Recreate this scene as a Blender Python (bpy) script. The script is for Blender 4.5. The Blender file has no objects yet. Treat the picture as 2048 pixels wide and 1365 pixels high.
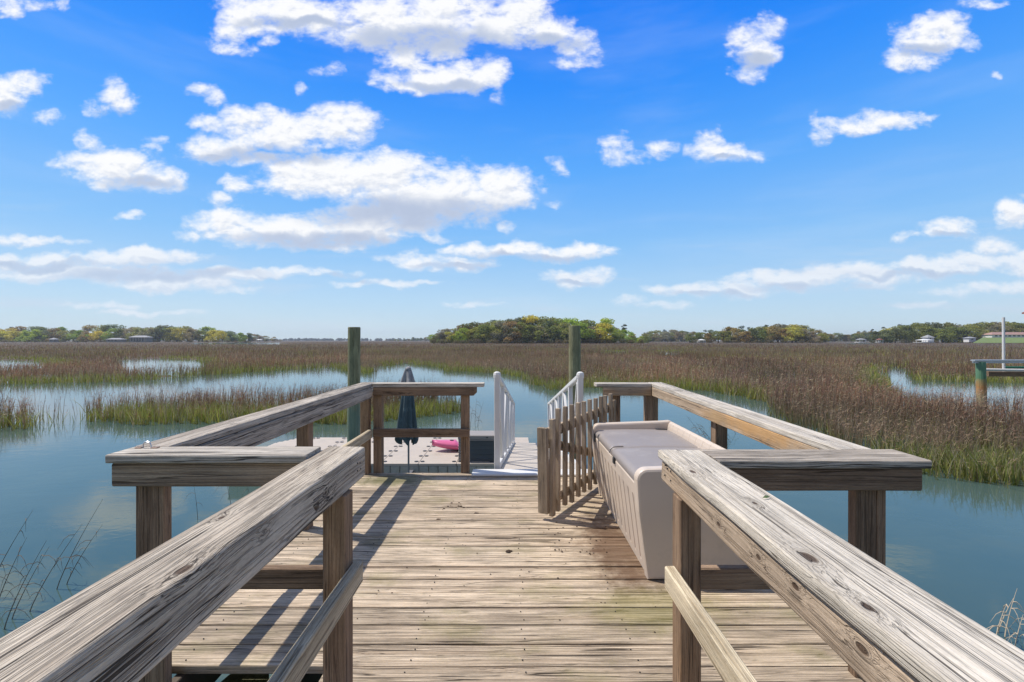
import bpy, math, random
import numpy as np
from mathutils import Vector, Matrix, noise as mn
random.seed(7)
rng = np.random.default_rng(11)
R = math.radians
S = bpy.context.scene
COL = S.collection

# ------------------------------------------------------------------ camera
CAMH = 1.414
F = 910.0            # focal length in photograph pixels (2048 wide)
cam_d = bpy.data.cameras.new("camera")
cam_d.sensor_width = 36.0
cam_d.lens = 36.0 * F / 2048.0
cam_d.clip_start = 0.05
cam_d.clip_end = 20000
cam = bpy.data.objects.new("camera", cam_d)
COL.objects.link(cam)
cam.location = (0, 0, CAMH)
cam.rotation_euler = (R(90 - 0.094), 0, 0)
S.camera = cam
S.view_settings.view_transform = 'Standard'
S.view_settings.look = 'None'
S.view_settings.gamma = 1
S.view_settings.exposure = 0.0

# ------------------------------------------------------------------ sun
SH = Vector((0.60, -0.21, -1.0))         # direction the light travels
sun_d = bpy.data.lights.new("sun", 'SUN')
sun_d.energy = 4.8
sun_d.angle = R(0.53)
sun_d.color = (1.0, 0.955, 0.88)
sun = bpy.data.objects.new("sun", sun_d)
COL.objects.link(sun)
sun.rotation_euler = SH.to_track_quat('-Z', 'Y').to_euler()
sun.location = (-20, 10, 30)
SUN_EL = math.atan2(1.0, math.hypot(SH.x, SH.y))
SUN_AZ = math.atan2(-SH.x, -SH.y)         # from +Y towards +X

# ------------------------------------------------------------------ node helper
class NT:
    def __init__(s, tree):
        s.t = tree
        s.n = tree.nodes
        s.l = tree.links
    def node(s, kind, **kw):
        n = s.n.new(kind)
        for k, v in kw.items():
            setattr(n, k, v)
        return n
    def put(s, sock, v):
        if isinstance(v, bpy.types.NodeSocket):
            s.l.new(v, sock)
        elif v is not None:
            sock.default_value = v
    def m(s, op, a, b=None, c=None, clamp=False):
        n = s.node('ShaderNodeMath', operation=op, use_clamp=clamp)
        s.put(n.inputs[0], a)
        if b is not None: s.put(n.inputs[1], b)
        if c is not None: s.put(n.inputs[2], c)
        return n.outputs[0]
    def v(s, op, a, b=None, c=None):
        n = s.node('ShaderNodeVectorMath', operation=op)
        s.put(n.inputs[0], a)
        if b is not None: s.put(n.inputs[1], b)
        if c is not None: s.put(n.inputs[2], c)
        return n.outputs['Value'] if op in ('DOT_PRODUCT', 'LENGTH', 'DISTANCE') else n.outputs[0]
    def noise(s, vec, scale=1.0, detail=2.0, rough=0.5, dist=0.0, lac=2.0):
        n = s.node('ShaderNodeTexNoise')
        s.put(n.inputs['Vector'], vec)
        n.inputs['Scale'].default_value = scale
        n.inputs['Detail'].default_value = detail
        n.inputs['Roughness'].default_value = rough
        n.inputs['Distortion'].default_value = dist
        n.inputs['Lacunarity'].default_value = lac
        return n.outputs[0]
    def sstep(s, x, a, b):
        n = s.node('ShaderNodeMapRange', interpolation_type='SMOOTHSTEP')
        s.put(n.inputs['Value'], x)
        n.inputs['From Min'].default_value = a
        n.inputs['From Max'].default_value = b
        return n.outputs['Result']
    def lin(s, x, a, b, c=0.0, d=1.0):
        n = s.node('ShaderNodeMapRange')
        s.put(n.inputs['Value'], x)
        n.inputs['From Min'].default_value = a
        n.inputs['From Max'].default_value = b
        n.inputs['To Min'].default_value = c
        n.inputs['To Max'].default_value = d
        return n.outputs['Result']
    def mix(s, f, a, b, mode='MIX'):
        n = s.node('ShaderNodeMix', data_type='RGBA', blend_type=mode)
        s.put(n.inputs[0], f)
        s.put(n.inputs[6], (*a, 1) if isinstance(a, tuple) and len(a) == 3 else a)
        s.put(n.inputs[7], (*b, 1) if isinstance(b, tuple) and len(b) == 3 else b)
        return n.outputs[2]
    def ramp(s, f, stops):
        n = s.node('ShaderNodeValToRGB')
        e = n.color_ramp.elements
        while len(e) < len(stops): e.new(0.5)
        for k, (p, c) in enumerate(stops):
            e[k].position = p
            e[k].color = (*c, 1)
        s.put(n.inputs[0], f)
        return n.outputs[0]
    def comb(s, x, y, z):
        n = s.node('ShaderNodeCombineXYZ')
        s.put(n.inputs[0], x); s.put(n.inputs[1], y); s.put(n.inputs[2], z)
        return n.outputs[0]
    def sep(s, v):
        n = s.node('ShaderNodeSeparateXYZ')
        s.put(n.inputs[0], v)
        return n.outputs

# ------------------------------------------------------------------ world: nishita sky with clouds
# clouds: (azimuth, elevation, half width, half height) written in the photograph's pixels and turned
# into directions (tangents of the angles seen from the dock)
CLOUDS = """20 12 36 24;78 8 34 13;132 8 10 10;12 190 46 36;52 168 46 24;105 232 20 12;225 188 36 30;248 205 36 25;195 216 28 13
404 183 28 15;427 196 20 14;186 296 26 26;225 335 88 36;292 354 76 28;150 324 46 18;305 292 22 16;228 370 45 16
60 482 112 9;30 524 165 17;265 514 130 18;150 546 230 18;330 562 165 18;480 548 150 13;620 545 110 9;470 580 60 8;795 566 110 7
200 612 60 5;300 626 80 6;452 62 38 34;468 98 34 12;500 30 66 36;610 36 130 40;750 46 120 50;860 55 105 55;900 20 90 50
1010 55 90 34;1040 22 62 36;1090 66 72 30;1152 86 48 28;1150 126 34 10;820 108 50 34;890 96 50 34;850 166 86 24;920 156 76 28;975 146 38 32
808 150 50 12;532 88 16 8;655 140 24 14;500 244 58 30;575 268 96 38;690 250 70 44;430 250 50 15;440 300 72 26;520 318 70 14
600 344 80 28;640 352 124 40;760 356 140 52;880 388 150 56;1000 378 78 46;800 420 130 26;482 362 34 22;460 444 70 26;560 462 150 32
700 456 140 34;640 486 110 13;430 470 58 12;810 448 76 24;862 472 34 7;832 520 78 14;922 528 62 12;1000 498 106 16;1130 505 108 16
1200 500 46 10;1152 556 66 18;1508 96 46 46;1546 56 26 28;1500 136 34 22;1850 76 60 40;1896 50 34 34;1812 118 46 26;1935 92 30 16
1962 10 50 9;1640 258 28 19;1702 256 72 17;1786 240 60 18;1850 236 22 14;1230 302 28 28;1262 316 36 12;1326 304 28 16
1420 286 28 22;1436 305 56 18;1510 310 24 9;1890 458 50 20;1816 472 26 6;2030 428 40 30;1982 498 38 19;1395 578 100 14
1480 574 90 18;1600 560 150 18;1730 546 120 22;1850 536 130 20;1980 522 110 16;2070 530 90 22;1730 570 60 9;1975 582 90 14
2050 572 60 14;1830 612 50 8;1255 603 36 8;1320 611 60 8;950 612 40 4;445 402 40 12;255 434 22 6;1120 330 12 14;590 500 20 5
1990 150 10 6;610 176 10 8;1110 405 16 5;995 198 18 14;1015 455 16 7"""
BLOBS = [tuple(float(q) for q in b.split()) for ln in CLOUDS.split('\n') for b in ln.split(';')]

# undersides of the larger clouds
UNDER = "830 425 220 34;650 480 190 20;920 532 80 9;1080 517 140 9;540 312 130 16;290 368 80 14;860 85 190 34;1090 90 70 16;900 178 100 12;330 550 200 16;80 532 130 10;640 556 130 6;1430 590 100 8;1640 574 150 10;1870 550 150 8;1150 566 60 6;1895 468 44 8;1700 268 70 6;1440 318 50 6;30 218 50 12;235 226 44 10;1510 125 30 14;1850 105 50 14;440 318 70 10;600 45 120 10"
def build_world():
    w = bpy.data.worlds.new("World")
    S.world = w
    w.use_nodes = True
    T = NT(w.node_tree)
    T.n.clear()
    g = bpy.data.node_groups.new("cloud_field", 'ShaderNodeTree')
    g.interface.new_socket("P", in_out='INPUT', socket_type='NodeSocketVector')
    g.interface.new_socket("D", in_out='OUTPUT', socket_type='NodeSocketFloat')
    G = NT(g)
    gi = G.node('NodeGroupInput')
    go = G.node('NodeGroupOutput')
    P = gi.outputs[0]
    # warp the outlines a little before measuring the blobs
    wn = G.node('ShaderNodeTexNoise')
    G.put(wn.inputs['Vector'], P)
    wn.inputs['Scale'].default_value = 14
    wn.inputs['Detail'].default_value = 4
    wv = G.v('SUBTRACT', wn.outputs['Color'], (0.5, 0.5, 0.5))
    PW = G.v('ADD', P, G.v('MULTIPLY', wv, (0.10, 0.05, 0.0)))
    cur = None
    for (cx, cy, rx, ry) in BLOBS:
        u, v_ = (cx - 1024) / F, (681 - cy) / F
        a, b = rx * 1.12 / F, ry * 1.15 / F
        w_ = min(1.6, max(0.40, math.sqrt(rx * ry) / 30.0))      # big clouds are denser than shreds
        sw = math.sqrt(w_)
        q = G.v('MULTIPLY_ADD', PW, (sw / a, sw / b, 0), (-u * sw / a, -v_ * sw / b, 0))
        d = G.m('ADD', G.v('DOT_PRODUCT', q, q), 1.0 - w_)
        cur = d if cur is None else G.m('SMOOTH_MIN', cur, d, 0.35)
    f = G.m('SUBTRACT', 1.0, cur)
    f = G.m('MAXIMUM', f, -3.0)
    sp = G.sep(P)
    Pn = G.comb(sp[0], G.m('MULTIPLY', sp[1], 1.7), 0.37)
    n1 = G.noise(Pn, 13, 9, 0.60, 0.3)
    n2 = G.noise(Pn, 45, 5, 0.6)
    f = G.m('ADD', f, G.m('MULTIPLY', G.m('SUBTRACT', n1, 0.46), 3.6))
    f = G.m('ADD', f, G.m('MULTIPLY', G.m('SUBTRACT', n2, 0.5), 1.5))
    G.put(go.inputs[0], f)
    tc = T.node('ShaderNodeTexCoord')
    D = tc.outputs['Generated']
    sx = T.sep(D)
    yc = T.m('MAXIMUM', sx[1], 0.02)
    uv = T.comb(T.m('DIVIDE', sx[0], yc), T.m('DIVIDE', sx[2], yc), 0.0)
    def field(vec):
        n = T.node('ShaderNodeGroup', node_tree=g)
        T.put(n.inputs[0], vec)
        return n.outputs[0]
    d0 = field(uv)
    d1 = field(T.v('ADD', uv, (-0.004, 0.012, 0)))
    wn = T.node('ShaderNodeTexNoise')
    T.put(wn.inputs['Vector'], uv)
    wn.inputs['Scale'].default_value = 11
    wn.inputs['Detail'].default_value = 5
    uw = T.v('ADD', uv, T.v('MULTIPLY', T.v('SUBTRACT', wn.outputs['Color'], (0.5, 0.5, 0.5)), (0.12, 0.07, 0.0)))
    gm = None
    for b_ in UNDER.split(';'):
        cx, cy, rx, ry = [float(q) for q in b_.split()]
        q = T.v('MULTIPLY_ADD', uw, (F / rx, F / ry, 0), (-(cx - 1024) / rx, -(681 - cy) / ry, 0))
        q = T.v('DOT_PRODUCT', q, q)
        gm = q if gm is None else T.m('MINIMUM', gm, q)
    under = T.sstep(gm, 1.7, 0.1)
    front = T.sstep(sx[1], 0.05, 0.2)
    up = T.sstep(sx[2], 0.0, 0.03)
    dens = T.m('MULTIPLY', T.m('MULTIPLY', T.sstep(d0, -0.30, 1.55), front), up)
    lit = T.sstep(T.m('SUBTRACT', d0, d1), -0.75, 0.30)
    lit = T.m('MULTIPLY', T.lin(lit, 0, 1, 0.55, 1.0), T.m('SUBTRACT', 1.0, T.m('MULTIPLY', under, 0.95)))
    thick = T.sstep(d0, 0.3, 2.0)
    # out of view: broken grey cloud added to the sky as neutral fill light
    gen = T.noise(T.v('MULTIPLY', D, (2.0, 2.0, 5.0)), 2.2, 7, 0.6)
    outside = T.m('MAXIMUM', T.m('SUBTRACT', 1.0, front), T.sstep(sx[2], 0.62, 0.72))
    fill_cloud = T.m('MULTIPLY', T.sstep(gen, 0.42, 0.56), outside)
    fill_cloud = T.m('MULTIPLY', fill_cloud, up)
    sky = T.node('ShaderNodeTexSky', sky_type='NISHITA')
    sky.sun_disc = False
    sky.sun_elevation = SUN_EL
    sky.sun_rotation = SUN_AZ
    sky.altitude = 0
    sky.air_density = 1.0
    sky.dust_density = 0.3
    sky.ozone_density = 2.5
    STR = 0.10
    # deep, saturated blue overhead as in the photograph
    deep = T.ramp(T.m('DIVIDE', sx[2], 0.75, clamp=True),
                  [(0.0, (0.66, 0.80, 0.86)), (0.11, (0.50, 0.73, 0.95)), (0.27, (0.27, 0.58, 1.0)),
                   (0.46, (0.11, 0.43, 1.05)), (0.64, (0.03, 0.30, 1.04)), (0.80, (0.003, 0.22, 1.0)), (0.86, (0.003, 0.21, 0.96)), (1.0, (0.03, 0.25, 0.8))])
    hs = T.node('ShaderNodeHueSaturation')
    hs.inputs['Saturation'].default_value = 1.25
    T.put(hs.inputs['Color'], sky.outputs[0])
    scaled = T.v('MULTIPLY', hs.outputs[0], (STR, STR, STR))
    base = T.mix(0.90, scaled, deep)
    shade = T.mix(lit, (0.47, 0.55, 0.72), (1.02, 1.02, 1.02))
    low = T.sstep(sx[2], 0.22, 0.05)
    shade = T.mix(T.m('MULTIPLY', low, 0.35), shade, (0.62, 0.74, 0.92))
    shade = T.mix(T.m('MULTIPLY', T.m('SUBTRACT', 1.0, thick), 0.25), shade, (0.90, 0.95, 1.05))
    a = T.m('MULTIPLY', dens, T.lin(low, 0, 1, 0.97, 0.75))
    col = T.mix(a, base, shade)
    # thin high veil
    veil = T.m('MULTIPLY', T.sstep(T.noise(T.v('MULTIPLY', D, (1.2, 1.2, 7.0)), 2.5, 6, 0.55), 0.45, 0.8), 0.10)
    col = T.mix(T.m('MULTIPLY', veil, up), col, (0.85, 0.92, 1.0))
    ls = T.noise(T.v('MULTIPLY', uv, (1.6, 16.0, 1.0)), 1.3, 6, 0.6)
    lowm = T.m('MULTIPLY', T.sstep(sx[2], 0.27, 0.10), up)
    lsm = T.m('MULTIPLY', T.m('MULTIPLY', T.sstep(ls, 0.50, 0.72), lowm), 0.40)
    col = T.mix(T.m('MULTIPLY', lsm, front), col, (0.66, 0.74, 0.88))
    col = T.mix(fill_cloud, col, (0.34, 0.32, 0.30))
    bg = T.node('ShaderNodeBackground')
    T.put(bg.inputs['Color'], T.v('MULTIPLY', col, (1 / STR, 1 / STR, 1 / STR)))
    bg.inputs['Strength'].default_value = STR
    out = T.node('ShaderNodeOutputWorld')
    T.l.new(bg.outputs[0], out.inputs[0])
build_world()

# ------------------------------------------------------------------ materials
def new_mat(name):
    m = bpy.data.materials.new(name)
    m.use_nodes = True
    T = NT(m.node_tree)
    b = T.n['Principled BSDF']
    return m, T, b

def plain(name, col, rough=0.5, metal=0.0, var=0.06, scale=8.0, bump=0.0, spec=0.5, dirt=None, dscale=3.0, damt=0.5):
    m, T, b = new_mat(name)
    tc = T.node('ShaderNodeTexCoord').outputs['Object']
    n = T.noise(tc, scale, 5, 0.6)
    c = T.mix(n, tuple(x * (1 - var * 2) for x in col), tuple(min(1, x * (1 + var * 2)) for x in col))
    if dirt:
        dn = T.sstep(T.noise(tc, dscale, 6, 0.65), 0.5, 0.72)
        c = T.mix(T.m('MULTIPLY', dn, damt), c, dirt)
    T.put(b.inputs['Base Color'], c)
    b.inputs['Roughness'].default_value = rough
    b.inputs['Metallic'].default_value = metal
    b.inputs['Specular IOR Level'].default_value = spec
    if bump:
        bn = T.node('ShaderNodeBump')
        bn.inputs['Strength'].default_value = bump
        bn.inputs['Distance'].default_value = 0.01
        T.put(bn.inputs['Height'], T.noise(tc, scale * 6, 4, 0.6))
        T.put(b.inputs['Normal'], bn.outputs[0])
    return m

def wood(name, light, mid, dark, crack=1.0, knots=1.0, algae=0.0, warm=0.0, tone=0.25, rough=0.85, bump=0.6, extra=None, streak=0.2, placed=()):
    """weathered softwood; the grain runs along x of the per-board 'grain' coordinates"""
    m, T, b = new_mat(name)
    at = T.node('ShaderNodeAttribute', attribute_name='grain').outputs['Vector']
    to = T.node('ShaderNodeAttribute', attribute_name='tone').outputs['Fac']
    kv = T.node('ShaderNodeTexVoronoi', feature='F1')
    T.put(kv.inputs['Vector'], T.v('MULTIPLY', at, (1.55, 5.2, 5.2)))
    kv.inputs['Scale'].default_value = 1.0
    kd = kv.outputs['Distance']
    ksel = T.m('GREATER_THAN', T.sep(kv.outputs['Color'])[0], 1.0 - 0.42 * knots)
    for (kx, ky, kz, kr_) in placed:
        q = T.v('MULTIPLY', T.v('SUBTRACT', at, (kx, ky, kz)), (1 / (kr_ * 1.9), 1 / kr_, 1 / kr_))
        ki = T.m('MULTIPLY', T.m('ADD', T.v('LENGTH', q), T.m('MULTIPLY', T.m('SUBTRACT', T.noise(at, 40, 3, 0.6), 0.5), 0.5)), 0.075)
        ksel = T.m('MAXIMUM', ksel, T.m('LESS_THAN', ki, 0.5))
        kd = T.m('MINIMUM', kd, ki)
    kwarp = T.m('MULTIPLY', T.m('POWER', T.m('SUBTRACT', 1.0, T.m('MINIMUM', T.m('MULTIPLY', kd, 2.2), 1.0)), 2.0), ksel)
    lo = T.noise(T.v('MULTIPLY', at, (1.4, 6, 6)), 1, 2, 0.5)
    lo = T.m('SUBTRACT', lo, 0.5)
    shift = T.m('ADD', T.m('MULTIPLY', lo, 0.03), T.m('MULTIPLY', kwarp, 0.022))
    sh = T.comb(0.0, shift, shift)
    gw = T.v('ADD', at, sh)
    fiber = T.noise(T.v('MULTIPLY', gw, (2.2, 210, 210)), 1, 5, 0.75)
    ring = T.noise(T.v('MULTIPLY', gw, (0.38, 24, 24)), 1, 3, 0.55)
    band = T.noise(T.v('MULTIPLY', gw, (0.5, 9, 9)), 1, 3, 0.5)
    t = T.m('ADD', T.m('MULTIPLY', ring, 0.42), T.m('MULTIPLY', fiber, 0.58))
    t = T.lin(t, 0.21, 0.68)
    col = T.ramp(t, [(0.0, dark), (0.38, mid), (0.72, light), (1.0, tuple(min(1, x * 1.12) for x in light))])
    bl = T.lin(band, 0.35, 0.65)
    col = T.mix(T.m('MULTIPLY', T.m('SUBTRACT', 1.0, bl), 0.30), col, mid)
    st = T.sstep(T.noise(T.v('MULTIPLY', at, (0.5, 34, 34)), 1.0, 6, 0.7), 0.51, 0.63)
    col = T.mix(T.m('MULTIPLY', st, streak), col, tuple(x * 1.25 for x in dark))
    # warm, less weathered zones
    if warm:
        wz = T.sstep(T.noise(T.v('MULTIPLY', at, (0.9, 3, 3)), 1.0, 3, 0.5), 0.52, 0.68)
        col = T.mix(T.m('MULTIPLY', wz, warm), col, T.mix(t, (0.26, 0.13, 0.05), (0.56, 0.34, 0.16)))
    # long splits and checks
    cn = T.noise(T.v('MULTIPLY', gw, (0.33, 26, 26)), 1, 2.5, 0.5)
    cl = T.m('ABSOLUTE', T.m('SUBTRACT', cn, 0.5))
    cmask = T.sstep(T.noise(T.v('MULTIPLY', at, (1.1, 7, 7)), 1.0, 2, 0.5), 0.42, 0.52)
    line = T.m('MULTIPLY', T.m('SUBTRACT', 1.0, T.sstep(cl, 0.005, 0.014)), cmask)
    cn2 = T.noise(T.v('MULTIPLY', gw, (1.0, 95, 95)), 1, 2, 0.5)
    line2 = T.m('MULTIPLY', T.m('SUBTRACT', 1.0, T.sstep(T.m('ABSOLUTE', T.m('SUBTRACT', cn2, 0.5)), 0.008, 0.04)), 0.36)
    cracks = T.m('MINIMUM', T.m('MULTIPLY', T.m('MAXIMUM', line, line2), crack), 1.0)
    col = T.mix(T.m('MULTIPLY', cracks, 0.92), col, tuple(x * 0.28 for x in dark))
    # knots
    kin = T.m('MULTIPLY', T.m('SUBTRACT', 1.0, T.sstep(kd, 0.055, 0.085)), ksel)
    kring = T.m('MULTIPLY', T.m('SUBTRACT', 1.0, T.sstep(kd, 0.08, 0.20)), ksel)
    kr = T.m('MULTIPLY', kring, T.m('ADD', 0.35, T.m('MULTIPLY', T.m('SINE', T.m('MULTIPLY', kd, 190.0)), 0.35)))
    col = T.mix(T.m('MULTIPLY', kr, 0.8), col, tuple(x * 0.7 for x in dark))
    col = T.mix(T.m('MULTIPLY', kin, 0.85), col, (0.07, 0.038, 0.022))
    blot = T.lin(T.noise(T.v('MULTIPLY', at, (3.0, 9, 9)), 1, 5, 0.65), 0.32, 0.68, 0.80, 1.26)
    col = T.mix(1.0, col, T.comb(blot, blot, blot), 'MULTIPLY')
    mic = T.lin(T.noise(T.v('MULTIPLY', at, (60, 420, 420)), 1, 3, 0.7), 0.3, 0.7, 0.84, 1.14)
    col = T.mix(1.0, col, T.comb(mic, mic, mic), 'MULTIPLY')
    # fine dark checks
    cn3 = T.noise(T.v('MULTIPLY', gw, (1.3, 62, 62)), 1, 3, 0.6)
    m3 = T.sstep(T.noise(T.v('MULTIPLY', at, (2.2, 13, 13)), 1.0, 2, 0.5), 0.50, 0.58)
    l3 = T.m('MULTIPLY', T.m('SUBTRACT', 1.0, T.sstep(T.m('ABSOLUTE', T.m('SUBTRACT', cn3, 0.5)), 0.004, 0.018)), m3)
    col = T.mix(T.m('MULTIPLY', l3, min(1.0, 0.7 * crack)), col, tuple(x * 0.3 for x in dark))
    # board to board tone
    fac = T.lin(to, 0, 1, 1 - tone, 1 + tone)
    col = T.mix(1.0, col, T.comb(fac, fac, fac), 'MULTIPLY')
    pos = T.node('ShaderNodeNewGeometry').outputs['Position']
    if algae:
        an = T.sstep(T.noise(T.v('MULTIPLY', pos, (1.0, 1.6, 1.0)), 1.9, 6, 0.65), 0.50, 0.70)
        col = T.mix(T.m('MULTIPLY', an, algae), col, (0.20, 0.185, 0.055))
        dn = T.sstep(T.noise(pos, 3.1, 6, 0.7), 0.55, 0.75)
        col = T.mix(T.m('MULTIPLY', dn, algae * 0.8), col, (0.10, 0.085, 0.065))
    if extra:
        for (p, rad, cc, amt) in extra:
            q = T.v('MULTIPLY', T.v('SUBTRACT', pos, p), (1 / rad[0], 1 / rad[1], 1 / rad[2]))
            dd = T.m('ADD', T.v('LENGTH', q), T.m('MULTIPLY', T.m('SUBTRACT', T.noise(pos, 9, 6, 0.7), 0.5), 1.4))
            col = T.mix(T.m('MULTIPLY', T.m('SUBTRACT', 1.0, T.sstep(dd, 0.3, 1.1)), amt), col, cc)
    T.put(b.inputs['Base Color'], col)
    b.inputs['Roughness'].default_value = rough
    b.inputs['Specular IOR Level'].default_value = 0.25
    h = T.m('ADD', T.m('MULTIPLY', fiber, 0.25), T.m('MULTIPLY', ring, 0.5))
    h = T.m('SUBTRACT', h, T.m('MULTIPLY', cracks, 0.75))
    h = T.m('SUBTRACT', h, T.m('MULTIPLY', kin, 0.4))
    bn = T.node('ShaderNodeBump')
    bn.inputs['Strength'].default_value = min(1.0, bump * 1.35)
    bn.inputs['Distance'].default_value = 0.007
    T.put(bn.inputs['Height'], h)
    T.put(b.inputs['Normal'], bn.outputs[0])
    return m

M = {}
M['deck'] = wood('deck_wood', (0.63, 0.505, 0.365), (0.415, 0.312, 0.215), (0.15, 0.105, 0.068), streak=0.32, crack=1.15, knots=0.7, algae=0.38, tone=0.2,
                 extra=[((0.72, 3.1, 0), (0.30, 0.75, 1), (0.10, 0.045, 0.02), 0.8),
                        ((-1.2, 4.6, 0), (0.5, 0.25, 1), (0.13, 0.13, 0.04), 0.75),
                        ((-0.5, 3.88, 0), (0.12, 0.07, 1), (0.08, 0.05, 0.03), 0.4),
                        ((0.75, 2.4, 0), (0.5, 0.25, 1), (0.22, 0.20, 0.05), 0.5)])
M['cap'] = wood('rail_cap_wood', (0.64, 0.575, 0.485), (0.46, 0.395, 0.315), (0.20, 0.165, 0.13), crack=1.1, knots=0.8, tone=0.08)
M['capgrey'] = wood('grey_timber', (0.52, 0.455, 0.375), (0.34, 0.28, 0.22), (0.13, 0.10, 0.078), crack=1.25, knots=0.6, tone=0.08, bump=0.8)
M['beam'] = wood('rail_beam_wood', (0.50, 0.385, 0.27), (0.31, 0.222, 0.148), (0.13, 0.088, 0.06), crack=0.8, knots=0.8, warm=0.6, tone=0.12, extra=[((1.48, 2.75, .89), (.12, .55, .09), (0.56, 0.31, 0.115), 0.75), ((1.48, 3.3, .86), (.12, .2, .05), (0.50, 0.33, 0.16), 0.5)])
M['capR'] = wood('pale_split_cap_wood', (0.62, 0.555, 0.46), (0.48, 0.41, 0.32), (0.22, 0.18, 0.14), crack=1.0, knots=0.0, tone=0.05, streak=0.12,
                 placed=[(3.89, .064, .019, .010), (3.56, .004, .019, .006), (3.22, .053, .019, .013), (3.03, .066, .019, .008)])
M['beamR'] = wood('knotty_beam_wood', (0.52, 0.40, 0.285), (0.34, 0.25, 0.17), (0.15, 0.10, 0.07), crack=0.8, knots=0.0, warm=0.6, tone=0.05,
                  placed=[(3.62, .036, .0, .006), (3.38, .036, .01, .006), (3.22, .036, .02, .007), (3.02, .036, .016, .008)])
M['timberL'] = wood('old_grey_timber', (0.56, 0.485, 0.385), (0.39, 0.32, 0.245), (0.14, 0.11, 0.085), crack=1.25, knots=0.0, tone=0.05, bump=0.8, streak=0.15,
                    placed=[(3.138, -.060, .064, .012), (3.415, .039, .064, .006), (3.404, -.076, .03, .006), (3.80, -.076, .0, .008)])
M['post'] = wood('post_wood', (0.33, 0.225, 0.145), (0.21, 0.132, 0.083), (0.085, 0.052, 0.034), crack=0.7, knots=0.5, warm=0.2, tone=0.15)
M['mid'] = wood('mid_rail_wood', (0.62, 0.53, 0.38), (0.42, 0.33, 0.21), (0.17, 0.125, 0.08), crack=0.6, knots=0.5, tone=0.1)
M['pile'] = wood('piling_wood', (0.33, 0.32, 0.19), (0.21, 0.20, 0.10), (0.10, 0.095, 0.05), crack=0.7, knots=0.2, tone=0.05)
M['gate'] = wood('gate_wood', (0.47, 0.37, 0.265), (0.30, 0.225, 0.155), (0.12, 0.085, 0.06), crack=0.5, knots=0.3, tone=0.25)
M['under'] = plain('dark_framing_wood', (0.11, 0.085, 0.065), 0.9)  # dark brown timber of the deck joists
M['resin'] = plain('taupe_resin', (0.62, 0.515, 0.42), 0.42, var=0.03, scale=3, bump=0.06, dirt=(0.30, 0.26, 0.23), dscale=2.6, damt=0.42)
M['resinlid'] = plain('grey_resin', (0.285, 0.25, 0.232), 0.5, var=0.05, scale=3, bump=0.12, dirt=(0.40, 0.36, 0.33), dscale=5, damt=0.5)
M['black'] = plain('dark_plastic', (0.03, 0.03, 0.032), 0.5)
M['white'] = plain('white_paint', (0.70, 0.68, 0.65), 0.5, spec=0.3, var=0.02, dirt=(0.50, 0.47, 0.42), dscale=5, damt=0.25)
M['float'] = plain('beige_float_plastic', (0.50, 0.425, 0.35), 0.6, var=0.04, scale=2, bump=0.1, dirt=(0.36, 0.32, 0.27), dscale=2.5, damt=0.4)
M['floatside'] = plain('weathered_float_side', (0.42, 0.40, 0.34), 0.7, var=0.1, scale=5, dirt=(0.16, 0.17, 0.12), dscale=5, damt=0.6)
M['gang'] = plain('gangway_planks', (0.52, 0.45, 0.375), 0.6, var=0.05, scale=4, dirt=(0.36, 0.32, 0.26), dscale=5, damt=0.4)
M['teal'] = plain('faded_teal_canvas', (0.068, 0.098, 0.105), 0.85, var=0.1, scale=6, dirt=(0.20, 0.27, 0.29), dscale=6, damt=0.4)
M['greycanvas'] = plain('faded_grey_canvas', (0.30, 0.29, 0.29), 0.9, var=0.1, dirt=(0.5, 0.48, 0.46), dscale=8)
M['pole'] = plain('grey_metal_pole', (0.22, 0.22, 0.23), 0.4, metal=0.4)
M['pink'] = plain('pink_plastic', (0.66, 0.13, 0.27), 0.35, var=0.04)
M['boxlid'] = plain('brown_grey_lid', (0.30, 0.27, 0.25), 0.6)
M['boxfront'] = plain('dark_grey_panel', (0.075, 0.085, 0.095), 0.55)
M['boxside'] = plain('tan_grey_panel', (0.30, 0.28, 0.25), 0.6)
M['galv'] = plain('galvanised_steel', (0.55, 0.57, 0.60), 0.35, metal=0.5)
M['green'] = plain('green_paint', (0.03, 0.20, 0.10), 0.5)
M['roofred'] = plain('red_brown_roof', (0.26, 0.10, 0.075), 0.8, var=0.15)
M['rooffar'] = plain('faded_red_roof', (0.36, 0.22, 0.18), 0.8, var=0.1)
M['roofgrey'] = plain('grey_roof', (0.30, 0.30, 0.31), 0.8, var=0.1)
M['wallwhite'] = plain('white_siding', (0.72, 0.71, 0.68), 0.7)
M['walltan'] = plain('grey_tan_siding', (0.24, 0.23, 0.20), 0.8)
M['window'] = plain('dark_window', (0.04, 0.05, 0.06), 0.1)
M['brass'] = plain('rusty_metal', (0.35, 0.22, 0.14), 0.4, metal=0.7)
M['steel'] = plain('bright_steel', (0.62, 0.62, 0.64), 0.3, metal=0.9)
M['lawn'] = plain('lawn_grass', (0.15, 0.20, 0.055), 0.9, var=0.15, scale=0.3)
M['dirt'] = plain('dark_dirt', (0.07, 0.045, 0.03), 0.95, var=0.3)
M['reed'] = plain('dead_reed', (0.17, 0.135, 0.10), 0.8, var=0.2)
M['reedtan'] = plain('straw_reed', (0.52, 0.42, 0.30), 0.8, var=0.15)
M['leafgreen'] = plain('green_leaf', (0.10, 0.14, 0.05), 0.5)
M['bark'] = plain('tree_bark', (0.13, 0.10, 0.08), 0.9, var=0.2)

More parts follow.
